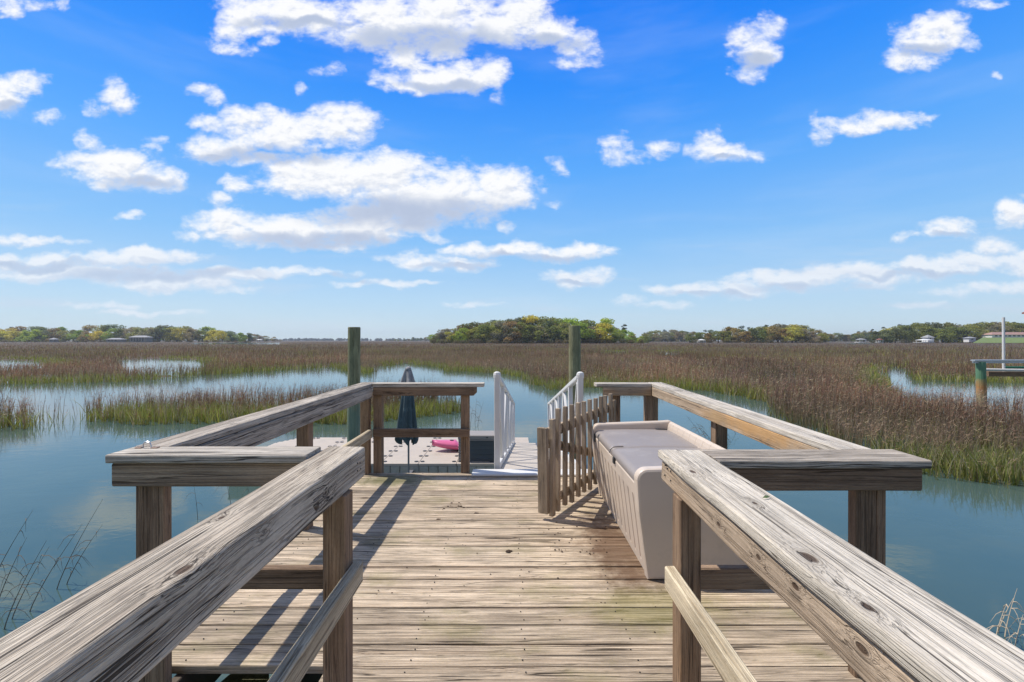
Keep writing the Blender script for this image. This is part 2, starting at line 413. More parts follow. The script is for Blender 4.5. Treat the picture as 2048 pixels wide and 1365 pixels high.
def boatlift_pile_mat():
    m, T, b = new_mat('green_and_rust_piling')
    pos = T.node('ShaderNodeNewGeometry').outputs['Position']
    z = T.m('ADD', T.sep(pos)[2], T.m('MULTIPLY', T.m('SUBTRACT', T.noise(pos, 6, 4, 0.6), 0.5), 0.5))
    c = T.ramp(T.lin(z, -1.7, 0.5), [(0.0, (0.09, 0.07, 0.045)), (0.22, (0.38, 0.33, 0.18)), (0.48, (0.42, 0.20, 0.07)), (0.60, (0.30, 0.24, 0.10)), (0.66, (0.10, 0.22, 0.12)), (1.0, (0.14, 0.27, 0.17))])
    T.put(b.inputs['Base Color'], c)
    b.inputs['Roughness'].default_value = 0.85
    return m
M['liftpile'] = boatlift_pile_mat()

def pile_mat_left():
    # guide piling: olive above, verdigris towards the tide line
    m = M['pile'].copy()
    m.name = 'tide_stained_piling_wood'
    T = NT(m.node_tree)
    b = T.n['Principled BSDF']
    src = b.inputs['Base Color'].links[0].from_socket
    pos = T.node('ShaderNodeNewGeometry').outputs['Position']
    z = T.m('ADD', T.sep(pos)[2], T.m('MULTIPLY', T.m('SUBTRACT', T.noise(pos, 4, 5, 0.6), 0.5), 0.8))
    c = T.mix(T.m('MULTIPLY', T.sstep(z, 0.25, -0.25), 0.65), src, (0.15, 0.24, 0.19))
    T.put(b.inputs['Base Color'], c)
    return m
M['pileleft'] = pile_mat_left()

# ------------------------------------------------------------------ mesh helpers
class MB:
    def __init__(s):
        s.v = []; s.f = []; s.g = []; s.t = []
    def add(s, verts, faces, grain=None, tone=0.5):
        o = len(s.v)
        s.v += [tuple(p) for p in verts]
        s.f += [tuple(i + o for i in f) for f in faces]
        s.g += [tuple(p) for p in (grain if grain is not None else verts)]
        s.t += [tone] * len(verts)
    def plank(s, a, b, w, t, up=(0, 0, 1), r=0.004, seg=1, wob=0.0, cs=1, tone=None, off=None, bendz=0.0):
        """board from a to b: w across, t along 'up'; chamfered corners, optional wobble"""
        a = Vector(a); b = Vector(b)
        ax = (b - a); L = ax.length; ax.normalize()
        upv = Vector(up); upv = (upv - ax * upv.dot(ax)).normalized()
        yv = upv.cross(ax)
        prof = []
        for (sy, sz, a0) in ((1, 1, 0), (-1, 1, 90), (-1, -1, 180), (1, -1, 270)):
            cy, cz = sy * (w / 2 - r), sz * (t / 2 - r)
            for k in range(cs + 1):
                an = R(a0 + 90.0 * k / cs)
                prof.append((cy + r * math.cos(an), cz + r * math.sin(an)))
        n = len(prof)
        if off is None:
            off = Vector((random.uniform(0, 50), random.uniform(0, 50), random.uniform(0, 50)))
        if tone is None: tone = random.random()
        vs = []; gs = []
        re = min(r * 0.8, 0.004)
        stations = [(0.0, 1 - 2 * re / max(w, t)), (re, 1.0)] + [(L * k / seg, 1.0) for k in range(1, seg)] + [(L - re, 1.0), (L, 1 - 2 * re / max(w, t))]
        for (x, sc) in stations:
            for (y, z) in prof:
                wy = wz = 0.0
                if wob:
                    nv = mn.noise_vector(Vector((x * 3.0 + off.x, y * 14 + off.y, z * 14 + off.z)))
                    nw = mn.noise_vector(Vector((x * 0.8 + off.x, off.y, off.z)))
                    wy = wob * (nv.y * 0.7 + nw.y); wz = wob * (nv.z * 0.7 + nw.z)
                bz = bendz * math.sin(math.pi * x / L)
                vs.append(a + ax * x + yv * (y * sc + wy) + upv * (z * sc + wz + bz))
                gs.append(Vector((x, y, z)) + off)
        fs = []
        for k in range(len(stations) - 1):
            for j in range(n):
                j2 = (j + 1) % n
                fs.append((k * n + j, k * n + j2, (k + 1) * n + j2, (k + 1) * n + j))
        fs.append(tuple(range(n))[::-1])
        e = (len(stations) - 1) * n
        fs.append(tuple(range(e, e + n)))
        s.add(vs, fs, gs, tone)
    def box(s, x0, x1, y0, y1, z0, z1, r=0.004, tone=0.5):
        L = (x1 - x0, y1 - y0, z1 - z0)
        s.plank(((x0), (y0 + y1) / 2, (z0 + z1) / 2), (x1, (y0 + y1) / 2, (z0 + z1) / 2), L[1], L[2], r=min(r, L[1] / 3, L[2] / 3), tone=tone)
    def tube(s, pts, rad, n=8, cap=True, tone=0.5):
        pts = [Vector(p) for p in pts]
        if not hasattr(rad, '__len__'): rad = [rad] * len(pts)
        off = Vector((random.uniform(0, 50), random.uniform(0, 50), random.uniform(0, 50)))
        vs = []; gs = []; x = 0
        for k, p in enumerate(pts):
            d = (pts[min(k + 1, len(pts) - 1)] - pts[max(k - 1, 0)]).normalized()
            ref = Vector((0, 1, 0)) if abs(d.y) < 0.9 else Vector((1, 0, 0))
            u = d.cross(ref).normalized(); w = d.cross(u)
            if k: x += (p - pts[k - 1]).length
            for j in range(n):
                an = 2 * math.pi * j / n
                vs.append(p + (u * math.cos(an) + w * math.sin(an)) * rad[k])
                gs.append(Vector((x, math.cos(an) * rad[k], math.sin(an) * rad[k])) + off)
        fs = []
        for k in range(len(pts) - 1):
            for j in range(n):
                j2 = (j + 1) % n
                fs.append((k * n + j, k * n + j2, (k + 1) * n + j2, (k + 1) * n + j))
        if cap:
            fs.append(tuple(range(n))[::-1])
            e = (len(pts) - 1) * n
            fs.append(tuple(range(e, e + n)))
        s.add(vs, fs, gs, tone)
    def build(s, name, mat, parent=None, smooth=False):
        me = bpy.data.meshes.new(name)
        me.from_pydata(s.v, [], s.f)
        ga = me.attributes.new('grain', 'FLOAT_VECTOR', 'POINT')
        ga.data.foreach_set('vector', np.array(s.g, dtype=np.float32).ravel())
        ta = me.attributes.new('tone', 'FLOAT', 'POINT')
        ta.data.foreach_set('value', np.array(s.t, dtype=np.float32))
        me.materials.append(mat)
        if smooth:
            me.polygons.foreach_set('use_smooth', [True] * len(me.polygons))
        me.update()
        o = bpy.data.objects.new(name, me)
        COL.objects.link(o)
        if parent is not None:
            o.parent = parent
            o.matrix_parent_inverse = Matrix.Translation(-Vector(parent.location)) if parent.type == 'EMPTY' and parent.get('worldkids') else Matrix()
        return o

def thing(name, label, cat, loc=(0, 0, 0), group=None):
    """Empty at the base of the thing; its parts are written in world coordinates"""
    o = bpy.data.objects.new(name, None)
    COL.objects.link(o)
    o.location = loc
    o.empty_display_size = 0.2
    o['worldkids'] = 1
    tag(o, label, cat, group)
    return o
def tag(o, label, cat, group=None):
    o['label'] = label; o['category'] = cat
    if group: o['group'] = group
    return o
def kind(o, k):
    o['kind'] = k
    return o
def part(parent, name, mat, fn, smooth=False, label=None):
    mb = MB(); fn(mb)
    o = mb.build(name, mat, None, smooth)
    o.parent = parent
    if parent.type == 'EMPTY':
        o.matrix_parent_inverse = Matrix.Translation(-Vector(parent.location))
    if label: o['label'] = label
    return o

def at(px, py, z):
    """point of height z that stands where the photograph shows it (used to survey the place)"""
    d = F * (CAMH - z) / (py - 681.0)
    return Vector(((px - 1024.0) * d / F, d, z))
def atd(px, py, d):
    return Vector(((px - 1024.0) * d / F, d, CAMH - (py - 681.0) * d / F))

ZW = -1.736           # water level

# ------------------------------------------------------------------ marsh map
def P(s): return [tuple(float(q) for q in a.split(',')) for a in s.split()]
MAIN = P("-9000,778 0,771 117,768 264,765 410,752 527,744 600,740 671,735 700,744 748,749 753,736 814,727 880,736 896,744 960,746 1013,750 1048,757 1060,768 1090,778 1106,783 1171,775 1260,779 1404,783 1440,786 1530,805 1545,820 1535,838 1620,868 1700,900 1850,955 1900,962 2048,974 2600,990 14000,1150 14000,9000 -9000,9000")
ISLE = P("-9000,900 -200,880 0,864 60,861 100,850 180,842 250,850 400,850 560,849 700,850 800,842 860,834 925,824 912,812 850,806 750,803 600,806 400,814 250,818 175,824 100,830 0,834 -9000,850")
PONDS = [P("235,722 300,718 400,721 412,730 400,745 330,749 260,747 238,735"),
         P("-60,720 60,722 90,728 82,738 -60,742"),
         P("1215,704.5 1255,704.5 1255,711 1215,711"), P("1322,704.5 1356,704.5 1356,711 1322,711"),
         P("1766,738 1790,735 1812,742 1812,752 1834,764 1957,767 2100,769 5000,778 5000,870 2100,850 1960,838 1850,815 1790,795 1775,765"),
         P("380,686.0 562,685.6 562,690.5 380,690.5"), P("1685,686.6 1750,686.6 1750,690 1685,690")]
def inpoly(px, py, poly):
    c = np.zeros(px.shape, bool)
    n = len(poly)
    for i in range(n):
        x0, y0 = poly[i]; x1, y1 = poly[(i + 1) % n]
        if y0 == y1: continue
        k = ((y0 > py) != (y1 > py)) & (px < (x1 - x0) * (py - y0) / (y1 - y0) + x0)
        c ^= k
    return c
_perm = rng.permutation(4096)
def vnoise(x, y):
    xi = np.floor(x).astype(int); yi = np.floor(y).astype(int)
    fx = x - xi; fy = y - yi
    fx = fx * fx * (3 - 2 * fx); fy = fy * fy * (3 - 2 * fy)
    def h(a, b): return _perm[(_perm[a & 4095] + b) & 4095] / 4096.0
    return (h(xi, yi) * (1 - fx) + h(xi + 1, yi) * fx) * (1 - fy) + (h(xi, yi + 1) * (1 - fx) + h(xi + 1, yi + 1) * fx) * fy
def fbm(x, y, o=3):
    s = 0; a = 0.5
    for k in range(o):
        s = s + a * vnoise(x * 2 ** k + 17.3 * k, y * 2 ** k + 5.1 * k); a *= 0.5
    return s / (1 - 0.5 ** o)
def is_land(X, Y):
    X = np.asarray(X, float); Y = np.asarray(Y, float)
    am = np.clip(Y * 0.03, 0.25, 6)
    Xw = X + (fbm(X / 1.7, Y / 1.7) - 0.5) * am * 1.6
    Yw = Y + (fbm(X / 1.5 + 50, Y / 1.5) - 0.5) * am * 1.6
    Yc = np.maximum(Yw, 0.5)
    px = 1024 + F * Xw / Yc
    py = 681 + F * (CAMH - ZW) / Yc
    land = ~inpoly(px, py, MAIN)
    land |= inpoly(px, py, ISLE)
    for q in PONDS: land &= ~inpoly(px, py, q)
    land &= Yw > 3
    return land

def marsh_ground():
    nr, na = 420, 520
    dd = 6.0 * (6000 / 6.0) ** (np.linspace(0, 1, nr))
    an = np.radians(np.linspace(-78, 78, na))
    D, A = np.meshgrid(dd, an, indexing='ij')
    X = D * np.sin(A); Y = D * np.cos(A)
    ld = is_land(X, Y).astype(float)
    # soften edges by neighbouring samples
    sm = ld.copy()
    for _ in range(2):
        sm[1:-1, 1:-1] = (sm[1:-1, 1:-1] * 2 + sm[:-2, 1:-1] + sm[2:, 1:-1] + sm[1:-1, :-2] + sm[1:-1, 2:]) / 6
    up = np.clip((D - 35) / 50, 0, 1)
    Z = ZW - 0.35 + sm * (0.29 + 0.14 * up) + (fbm(X / 3, Y / 3) - 0.5) * 0.07 * sm
    # further out the matted tops of the grass close over
    far = np.clip((D - 120) / 300, 0, 1)
    Z += far * ld * 0.55
    v = np.stack([X, Y, Z], -1).reshape(-1, 3)
    i = np.arange((nr - 1) * (na - 1)); r_ = i // (na - 1); c_ = i % (na - 1)
    a0 = r_ * na + c_
    f = np.stack([a0, a0 + 1, a0 + na + 1, a0 + na], -1)
    me = bpy.data.meshes.new('marsh_ground')
    me.vertices.add(len(v)); me.vertices.foreach_set('co', v.astype(np.float32).ravel())
    me.loops.add(len(f) * 4); me.loops.foreach_set('vertex_index', f[:, ::-1].astype(np.int32).ravel())
    me.polygons.add(len(f)); me.polygons.foreach_set('loop_start', np.arange(len(f), dtype=np.int32) * 4)
    me.update(calc_edges=True)
    m, T, b = new_mat('marsh_mud')
    pos = T.node('ShaderNodeNewGeometry').outputs['Position']
    n1 = T.noise(T.v('MULTIPLY', pos, (1, 0.35, 1)), 0.9, 7, 0.65)
    n2 = T.noise(pos, 0.035, 5, 0.6)
    c = T.ramp(n1, [(0.3, (0.045, 0.036, 0.028)), (0.5, (0.10, 0.075, 0.058)), (0.7, (0.17, 0.125, 0.095))])
    c = T.mix(T.m('MULTIPLY', T.sstep(n2, 0.45, 0.65), 0.4), c, (0.12, 0.115, 0.05))
    T.put(b.inputs['Base Color'], c)
    b.inputs['Roughness'].default_value = 0.9
    b.inputs['Specular IOR Level'].default_value = 0.15
    me.materials.append(m)
    o = bpy.data.objects.new('marsh_ground', me); COL.objects.link(o)
    kind(o, 'structure')
marsh_ground()

def water():
    mb = MB()
    xs = 7000
    mb.add([(-xs, -300, ZW), (xs, -300, ZW), (xs, 7000, ZW), (-xs, 7000, ZW)], [(0, 1, 2, 3)])
    m, T, b = new_mat('creek_water')
    pos = T.node('ShaderNodeNewGeometry').outputs['Position']
    n = T.noise(pos, 0.25, 4, 0.55)
    c = T.mix(T.lin(n, 0.3, 0.7), (0.046, 0.086, 0.082), (0.070, 0.108, 0.090))
    sh = T.sstep(T.noise(T.v('ADD', pos, (30, 0, 0)), 0.6, 5, 0.6), 0.52, 0.72)
    c = T.mix(T.m('MULTIPLY', sh, 0.35), c, (0.085, 0.115, 0.085))
    T.put(b.inputs['Base Color'], c)
    b.inputs['Roughness'].default_value = 0.06
    b.inputs['IOR'].default_value = 1.33
    b.inputs['Specular IOR Level'].default_value = 0.5
    w1 = T.noise(T.v('MULTIPLY', pos, (1.0, 1.6, 1)), 1.6, 4, 0.55)
    w2 = T.noise(T.v('MULTIPLY', pos, (1.0, 1.5, 1)), 9.0, 3, 0.5)
    bn = T.node('ShaderNodeBump')
    bn.inputs['Strength'].default_value = 0.07
    bn.inputs['Distance'].default_value = 0.05
    T.put(bn.inputs['Height'], T.m('ADD', w1, T.m('MULTIPLY', w2, 0.16)))
    T.put(b.inputs['Normal'], bn.outputs[0])
    o = mb.build('water', m)
    kind(o, 'structure')
    # creek bed so that nothing is open below
water()

# ------------------------------------------------------------------ marsh grass
def blades_mesh(name, base, tip, wid, colb, colt, side, bendp=0.55):
    """each blade: quad below, triangle above. base/tip: Nx3, wid: N, side: Nx3 unit"""
    n = len(base)
    mid = base + (tip - base) * bendp
    lean = (tip - base).copy(); lean[:, 2] = 0
    mid = mid - lean * 0.16
    w = (side * wid[:, None]) * 0.5
    V = np.stack([base - w, base + w, mid - w * 0.8, mid + w * 0.8, tip], 1).reshape(-1, 3)
    cm = colb + (colt - colb) * bendp
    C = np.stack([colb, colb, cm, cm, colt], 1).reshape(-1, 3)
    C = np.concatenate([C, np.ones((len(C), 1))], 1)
    o = np.arange(n)[:, None] * 5
    tris = np.concatenate([o + np.array([[0, 1, 3]]), o + np.array([[0, 3, 2]]), o + np.array([[2, 3, 4]])], 1).reshape(-1)
    me = bpy.data.meshes.new(name)
    me.vertices.add(n * 5); me.vertices.foreach_set('co', V.astype(np.float32).ravel())
    me.loops.add(n * 9); me.loops.foreach_set('vertex_index', tris.astype(np.int32))
    me.polygons.add(n * 3); me.polygons.foreach_set('loop_start', np.arange(n * 3, dtype=np.int32) * 3)
    me.update(calc_edges=True)
    ca = me.color_attributes.new('Col', 'FLOAT_COLOR', 'POINT')
    ca.data.foreach_set('color', C.astype(np.float32).ravel())
    return me
def grass_mat(name):
    m, T, b = new_mat(name)
    a = T.node('ShaderNodeAttribute', attribute_name='Col').outputs['Color']
    T.put(b.inputs['Base Color'], a)
    b.inputs['Roughness'].default_value = 0.75
    b.inputs['Specular IOR Level'].default_value = 0.2
    tr = T.node('ShaderNodeBsdfTranslucent')
    T.put(tr.inputs['Color'], a)
    mx = T.node('ShaderNodeMixShader'); mx.inputs[0].default_value = 0.3
    T.l.new(b.outputs[0], mx.inputs[1]); T.l.new(tr.outputs[0], mx.inputs[2])
    T.l.new(mx.outputs[0], T.n['Material Output'].inputs[0])
    return m
M['grass'] = grass_mat('marsh_grass')

def sample_land(n, d0=8.5, d1=650, ang=58):
    d = d0 * (d1 / d0) ** rng.random(n)
    a = np.radians((rng.random(n) * 2 - 1) * ang)
    X = d * np.sin(a); Y = d * np.cos(a)
    k = is_land(X, Y) & (Y > 6)
    # thin gap in the island at the left
    px = 1024 + F * X / np.maximum(Y, 1)
    gap = (Y > 14) & (Y < 21) & (px > 62) & (px < 172) & (rng.random(n) > 0.13)
    k &= ~gap
    # tufts
    s_ = 0.42
    Xr = X * .83 + Y * .56 + 3 * fbm(X / 4, Y / 4); Yr = Y * .83 - X * .56 + 3 * fbm(X / 4 + 9, Y / 4)
    cx = np.floor(Xr / s_); cy = np.floor(Yr / s_)
    h1 = vnoise(cx * 3.7 + .5, cy * 5.3 + .5); h2 = vnoise(cx * 7.1 + 40, cy * 2.9 + 9)
    tx = (cx + .1 + .8 * h1) * s_ - Xr; ty = (cy + .1 + .8 * h2) * s_ - Yr
    pull = 0.6 * (rng.random(n) < .75) * np.clip((45 - d) / 15, 0, 1)
    X = X + (tx * .83 - ty * .56) * pull; Y = Y + (ty * .83 + tx * .56) * pull
    return X[k], Y[k], d[k]
def front_bank(X, Y, s):
    """1 where open water lies s metres nearer the camera (the green fringe)"""
    return ~is_land(X, Y - s)

def reeds():
    X, Y, D = sample_land(520000)
    patch = fbm(X / 5.0, Y / 5.0)
    fine = fbm(X / 0.8 + 9, Y / 0.8)
    edge = front_bank(X, Y, 1.2 + D * 0.02)
    keep = rng.random(len(X)) < np.clip(0.42 + (fine - 0.35) * 1.9, 0.15, 1) * np.where(edge, 0.25, 1.0)
    X, Y, D, patch, edge = [q[keep] for q in (X, Y, D, patch, edge)]
    n = len(X)
    h = (0.72 + 0.6 * rng.random(n) ** 1.3) * np.where(edge, 0.66, 1.0) * (0.45 + 1.05 * fbm(X / 2.0, Y / 2.4 + 7))
    h *= np.where(Y < 25, 1.08, 1.0)
    bx = rng.normal(0, 0.13, n) + 0.05; by = rng.normal(0, 0.11, n)
    base = np.stack([X, Y, np.full(n, ZW - 0.02)], 1)
    tip = base + np.stack([bx * h, by * h, h], 1)
    an = rng.random(n) * math.pi
    side = np.stack([np.cos(an), np.sin(an) * 0.5, np.zeros(n)], 1)
    wid = 0.007 + D * 0.00045
    t = rng.random(n)[:, None]; t2 = np.clip(patch + rng.normal(0, 0.13, n), 0, 1)[:, None]
    purple = np.array([0.185, 0.108, 0.090]); red = np.array([0.33, 0.165, 0.105]); tan = np.array([0.50, 0.385, 0.25])
    c = purple * (1 - np.clip((t2 - 0.35) * 3.5, 0, 1)) + red * np.clip((t2 - 0.35) * 3.5, 0, 1)
    c = np.where(t > 0.73, tan * (0.7 + 0.4 * rng.random((n, 1))), c * (0.50 + 1.05 * rng.random((n, 1))))
    c = c * (0.40 + 1.25 * fbm(X / 7, Y / 13 + 3, 4))[:, None]
    pale = np.clip((fbm(X / 14 + 60, Y / 30) - .52) * 4, 0, .55)[:, None]
    c = c * (1 - pale) + np.array([0.36, 0.265, 0.165]) * pale
    near = np.clip((22 - D) / 10, 0, 1)[:, None]
    c = c * (1 + 0.35 * near)
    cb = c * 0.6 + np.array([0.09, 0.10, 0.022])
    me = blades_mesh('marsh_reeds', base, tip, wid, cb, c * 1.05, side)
    me.materials.append(M['grass'])
    o = bpy.data.objects.new('marsh_reeds', me); COL.objects.link(o)
    kind(tag(o, 'purplish brown dead reed stems covering the salt marsh', 'reeds'), 'stuff')
    # side leaves on the nearer stems
    k = np.where(D < 75)[0]
    k = np.repeat(k, 2)
    n = len(k)
    u = 0.35 + 0.6 * rng.random(n)
    b2 = base[k] + (tip[k] - base[k]) * u[:, None]
    an = rng.random(n) * 2 * math.pi
    ll = 0.10 + 0.20 * rng.random(n)
    t2_ = b2 + np.stack([np.cos(an) * ll * 0.6, np.sin(an) * ll * 0.6, (rng.random(n) * 1.1 - 0.25) * ll], 1)
    side = np.stack([-np.sin(an), np.cos(an), np.zeros(n)], 1) * 0.6 + np.array([0, 0, 0.5])
    cc = c[k] * (0.8 + 0.6 * rng.random((n, 1)))
    me = blades_mesh('reed_leaves', b2, t2_, 0.007 + D[k] * 0.0004, cc, cc, side)
    me.materials.append(M['grass'])
    o2 = bpy.data.objects.new('reed_leaves', me); COL.objects.link(o2)
    o2.parent = o; kind(o2, 'stuff')
reeds()

def green_grass():
    X, Y, D = sample_land(560000, d1=420)
    edge = front_bank(X, Y, 1.6 + D * 0.035)
    patch = fbm(X / 6.0 + 31, Y / 9.0)
    keep = (rng.random(len(X)) < np.where(edge, 1.0, np.clip((patch - 0.48) * 4.5, 0.06, 0.95)))
    X, Y, D, edge, patch = [q[keep] for q in (X, Y, D, edge, patch)]
    n = len(X)
    h = (0.28 + 0.42 * rng.random(n)) * np.where(edge, 1.0, 1.1)
    h *= 0.75 + 0.6 * fbm(X / 1.1, Y / 1.1 + 3)
    an = rng.random(n) * 2 * math.pi
    ln = np.abs(rng.normal(0, 0.38, n))
    base = np.stack([X, Y, np.full(n, ZW - 0.02)], 1)
    tip = base + np.stack([np.cos(an) * ln * h, np.sin(an) * ln * h, h], 1)
    a2 = rng.random(n) * math.pi
    side = np.stack([np.cos(a2), np.sin(a2) * 0.6, np.zeros(n)], 1)
    wid = 0.011 + D * 0.0006
    g1 = np.array([0.205, 0.25, 0.055]); g2 = np.array([0.38, 0.375, 0.12]); dry = np.array([0.50, 0.43, 0.28])
    t = rng.random((n, 1))
    lush = (((X < 3) & (Y > 12)) | (D > 26))[:, None]
    g1 = np.where(lush, np.array([0.27, 0.32, 0.06]), g1); g2 = np.where(lush, np.array([0.48, 0.47, 0.12]), g2)
    c = g1 + (g2 - g1) * rng.random((n, 1))
    c = np.where(t > 0.80, dry, c) * (0.6 + 0.7 * rng.random((n, 1)))
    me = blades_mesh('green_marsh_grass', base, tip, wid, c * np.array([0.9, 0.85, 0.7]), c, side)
    me.materials.append(M['grass'])
    o = bpy.data.objects.new('green_marsh_grass', me); COL.objects.link(o)
    kind(tag(o, 'short green cordgrass along the marsh banks', 'grass'), 'stuff')
green_grass()

# ------------------------------------------------------------------ the wooden dock
ZC = 0.958            # top of the rail caps
deck = thing('wooden_deck', 'weathered grey brown plank platform of the wooden dock', 'deck', (0, 3.4, 0))
def planks(mb):
    y = 4.86; pitch = 0.1445; k = 0
    while y > -2.2:
        y0 = y - pitch + 0.0075
        if y0 > 1.86: x0, x1 = -1.64, 1.52
        elif y > 1.86: x0, x1 = -0.80, 1.46
        else: x0, x1 = -0.80, 0.80
        j = random.uniform(-0.008, 0.008)
        z = random.uniform(-0.0025, 0.002)
        mb.plank((x0 + j, (y + y0) / 2, -0.019 + z), (x1 + j, (y + y0) / 2, -0.019 + z + random.uniform(-.002, .002)),
                 y - y0, 0.038, r=0.005, seg=22, wob=0.0022, cs=2)
        y -= pitch; k += 1
part(deck, 'planking', M['deck'], planks)
def joists(mb):
    for x in (-1.45, -0.95, -0.45, 0.05, 0.55, 1.0, 1.42):
        mb.plank((x, 1.93, -0.14), (x, 4.80, -0.14), 0.04, 0.19)
    for x in (-0.74, 0.0, 0.74): mb.plank((x, -2.2, -0.14), (x, 1.89, -0.14), 0.04, 0.19)
    mb.plank((-1.5, 4.83, -0.14), (1.48, 4.83, -0.14), 0.04, 0.19)
    mb.plank((-1.5, 1.90, -0.14), (1.45, 1.90, -0.14), 0.04, 0.19)
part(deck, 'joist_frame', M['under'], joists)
def nails(mb):
    for x in (-1.45, -0.95, -0.45, 0.05, 0.55, 1.0):
        for k in range(21):
            for o in (0.035, 0.105):
                y = 4.86 - 0.1445 * k - o
                xx = x + random.uniform(-.012, .012)
                if y < 1.95 and abs(xx) > .75: continue
                mb.tube([(xx, y, -0.004), (xx, y, 0.0022)], 0.003, 6)
kind(part(deck, 'nail', M['black'], nails), 'stuff')
for (x, y) in ((-1.30, 2.2), (1.28, 2.2), (-1.30, 4.5), (1.28, 4.5), (-0.62, 0.3), (0.62, 0.3)):
    part(deck, 'support_piling', M['pile'], lambda mb: mb.tube([(x, y, -3.2), (x, y, -0.24)], 0.11, 14), smooth=False)
part(deck, 'transition_plate', M['white'], lambda mb: mb.plank((-0.42, 4.815, 0.012), (0.86, 4.815, 0.012), 0.20, 0.022, r=0.004),
     label='pale metal plate bridging the deck edge and the gangway')

def rail_thing(label, loc):
    return thing('dock_railing', label, 'railing', loc, 'railings round the wooden dock')
def post(t, x0, x1, y0, y1, ztop, zbot=-0.35, mat='post', label=None):
    part(t, 'post', M[mat], lambda mb: mb.plank(((x0 + x1) / 2, (y0 + y1) / 2, zbot), ((x0 + x1) / 2, (y0 + y1) / 2, ztop), x1 - x0, y1 - y0, up=(0, 1, 0), r=0.004, seg=6, wob=0.001), label=label)

# left side rail
t = rail_thing('left hand side railing of the platform with grey sagging beam', (-1.5, 3.4, 0))
part(t, 'cap_rail', M['capgrey'], lambda mb: mb.plank((-1.553, 1.958, ZC - .019), (-1.553, 4.955, ZC - .019), 0.150, 0.038, r=0.006, seg=50, wob=0.002, cs=2))
part(t, 'beam', M['capgrey'], lambda mb: mb.plank((-1.492, 1.915, ZC - .096), (-1.492, 4.80, ZC - .096), 0.040, 0.112, r=0.006, seg=40, wob=0.002, cs=2))
part(t, 'mid_rail', M['mid'], lambda mb: mb.plank((-1.492, 1.93, 0.432), (-1.492, 4.80, 0.432), 0.042, 0.089, r=0.004, seg=12, wob=0.0015))
post(t, -1.603, -1.5145, 3.38, 3.468, ZC - .040)
post(t, -1.603, -1.5145, 4.80, 4.888, ZC - .040)
# left far rail
t = rail_thing('left rear railing of the platform in front of the teal umbrella', (-0.95, 4.85, 0))
part(t, 'cap_rail', M['cap'], lambda mb: mb.plank((-1.476, 4.88, ZC - .020), (-0.298, 4.88, ZC - .020), 0.150, 0.038, r=0.005, seg=16, wob=0.0015, cs=2))
def bev_beam(mb):
    mb.plank((-1.47, 4.823, ZC - .0855), (-0.405, 4.823, ZC - .0855), 0.038, 0.089, r=0.004, seg=8, wob=0.001)
    # clipped lower corner at the free end
    x0, x1, y0, y1, zt, zb = -0.404, -0.372, 4.804, 4.842, ZC - .042, ZC - .128
    mb.add([(x0, y0, zb), (x0, y0, zt), (x1, y0, zt), (x1, y0, zb + .032), (x0, y1, zb), (x0, y1, zt), (x1, y1, zt), (x1, y1, zb + .032)],
           [(0, 3, 2, 1), (4, 5, 6, 7), (1, 2, 6, 5), (2, 3, 7, 6), (3, 0, 4, 7)])
part(t, 'beam', M['post'], bev_beam)
part(t, 'mid_rail', M['post'], lambda mb: mb.plank((-1.47, 4.823, 0.432), (-0.452, 4.823, 0.432), 0.038, 0.089, r=0.004, seg=8, wob=0.001))
post(t, -1.478, -1.389, 4.845, 4.934, ZC - .042)
post(t, -0.546, -0.457, 4.845, 4.934, ZC - .042)
# left near cross rail
t = rail_thing('left front cross railing with a small metal handle on its cap', (-1.2, 1.88, 0))
part(t, 'cap_rail', M['cap'], lambda mb: mb.plank((-1.618, 1.880, ZC - .017), (-0.820, 1.880, ZC - .017), 0.150, 0.034, r=0.006, seg=16, wob=0.0015, cs=2))
part(t, 'beam', M['beam'], lambda mb: mb.plank((-1.605, 1.842, ZC - .084), (-0.80, 1.842, ZC - .084), 0.038, 0.094, r=0.004, seg=10, wob=0.001))
part(t, 'mid_rail', M['post'], lambda mb: mb.plank((-1.42, 1.890, 0.430), (-0.735, 1.890, 0.430), 0.038, 0.086, r=0.004, seg=8, wob=0.001))
post(t, -1.548, -1.510, 1.868, 1.957, ZC - .036, -2.2)
post(t, -1.509, -1.425, 1.863, 1.908, ZC - .036, -2.2)
def staple(mb):
    x, y = -1.545, 1.925
    pts = [(x - .020 + .001, y, ZC - .004)]
    for k in range(7):
        an = math.pi - math.pi * k / 6
        pts.append((x + .015 * math.cos(an), y, ZC + .016 + .010 * math.sin(an)))
    pts.append((x + .020, y, ZC - .004))
    mb.tube(pts, 0.0032, 6)
h = part(t, 'handle', M['steel'], staple)
for x in (-1.590, -1.522): part(t, 'handle_plate', M['brass'], lambda mb: mb.box(x, x + .025, 1.915, 1.935, ZC, ZC + .004, .001))
# left near (walkway) rail: one heavy timber
t = rail_thing('left walkway railing nearest the camera, thick grey cracked timber', (-0.75, 0, 0))
part(t, 'cap_rail', M['timberL'], lambda mb: mb.plank((-0.7365, -2.2, ZC - .081), (-0.7365, 2.03, ZC - .081), 0.163, 0.130, r=0.008, seg=90, wob=0.0042, cs=3, tone=0.5, off=Vector((0, 0, 0))))
part(t, 'mid_rail', M['mid'], lambda mb: mb.plank((-0.624, -2.2, 0.478), (-0.624, 1.845, 0.478), 0.041, 0.085, r=0.005, seg=30, wob=0.0015))
post(t, -0.734, -0.646, 1.76, 1.848, ZC - .148)
post(t, -0.734, -0.646, -0.35, -0.262, ZC - .148)

for (px, py) in ((700, 919), (715, 927), (720, 926), (715, 942), (721, 938)):
    d = .655 * F / (1024 - px); z = CAMH - (py - 681) * d / F
    part(t, 'bolt_hole', M['black'], lambda mb: mb.tube([(-.660, d, z), (-.6535, d, z)], .0035, 8))
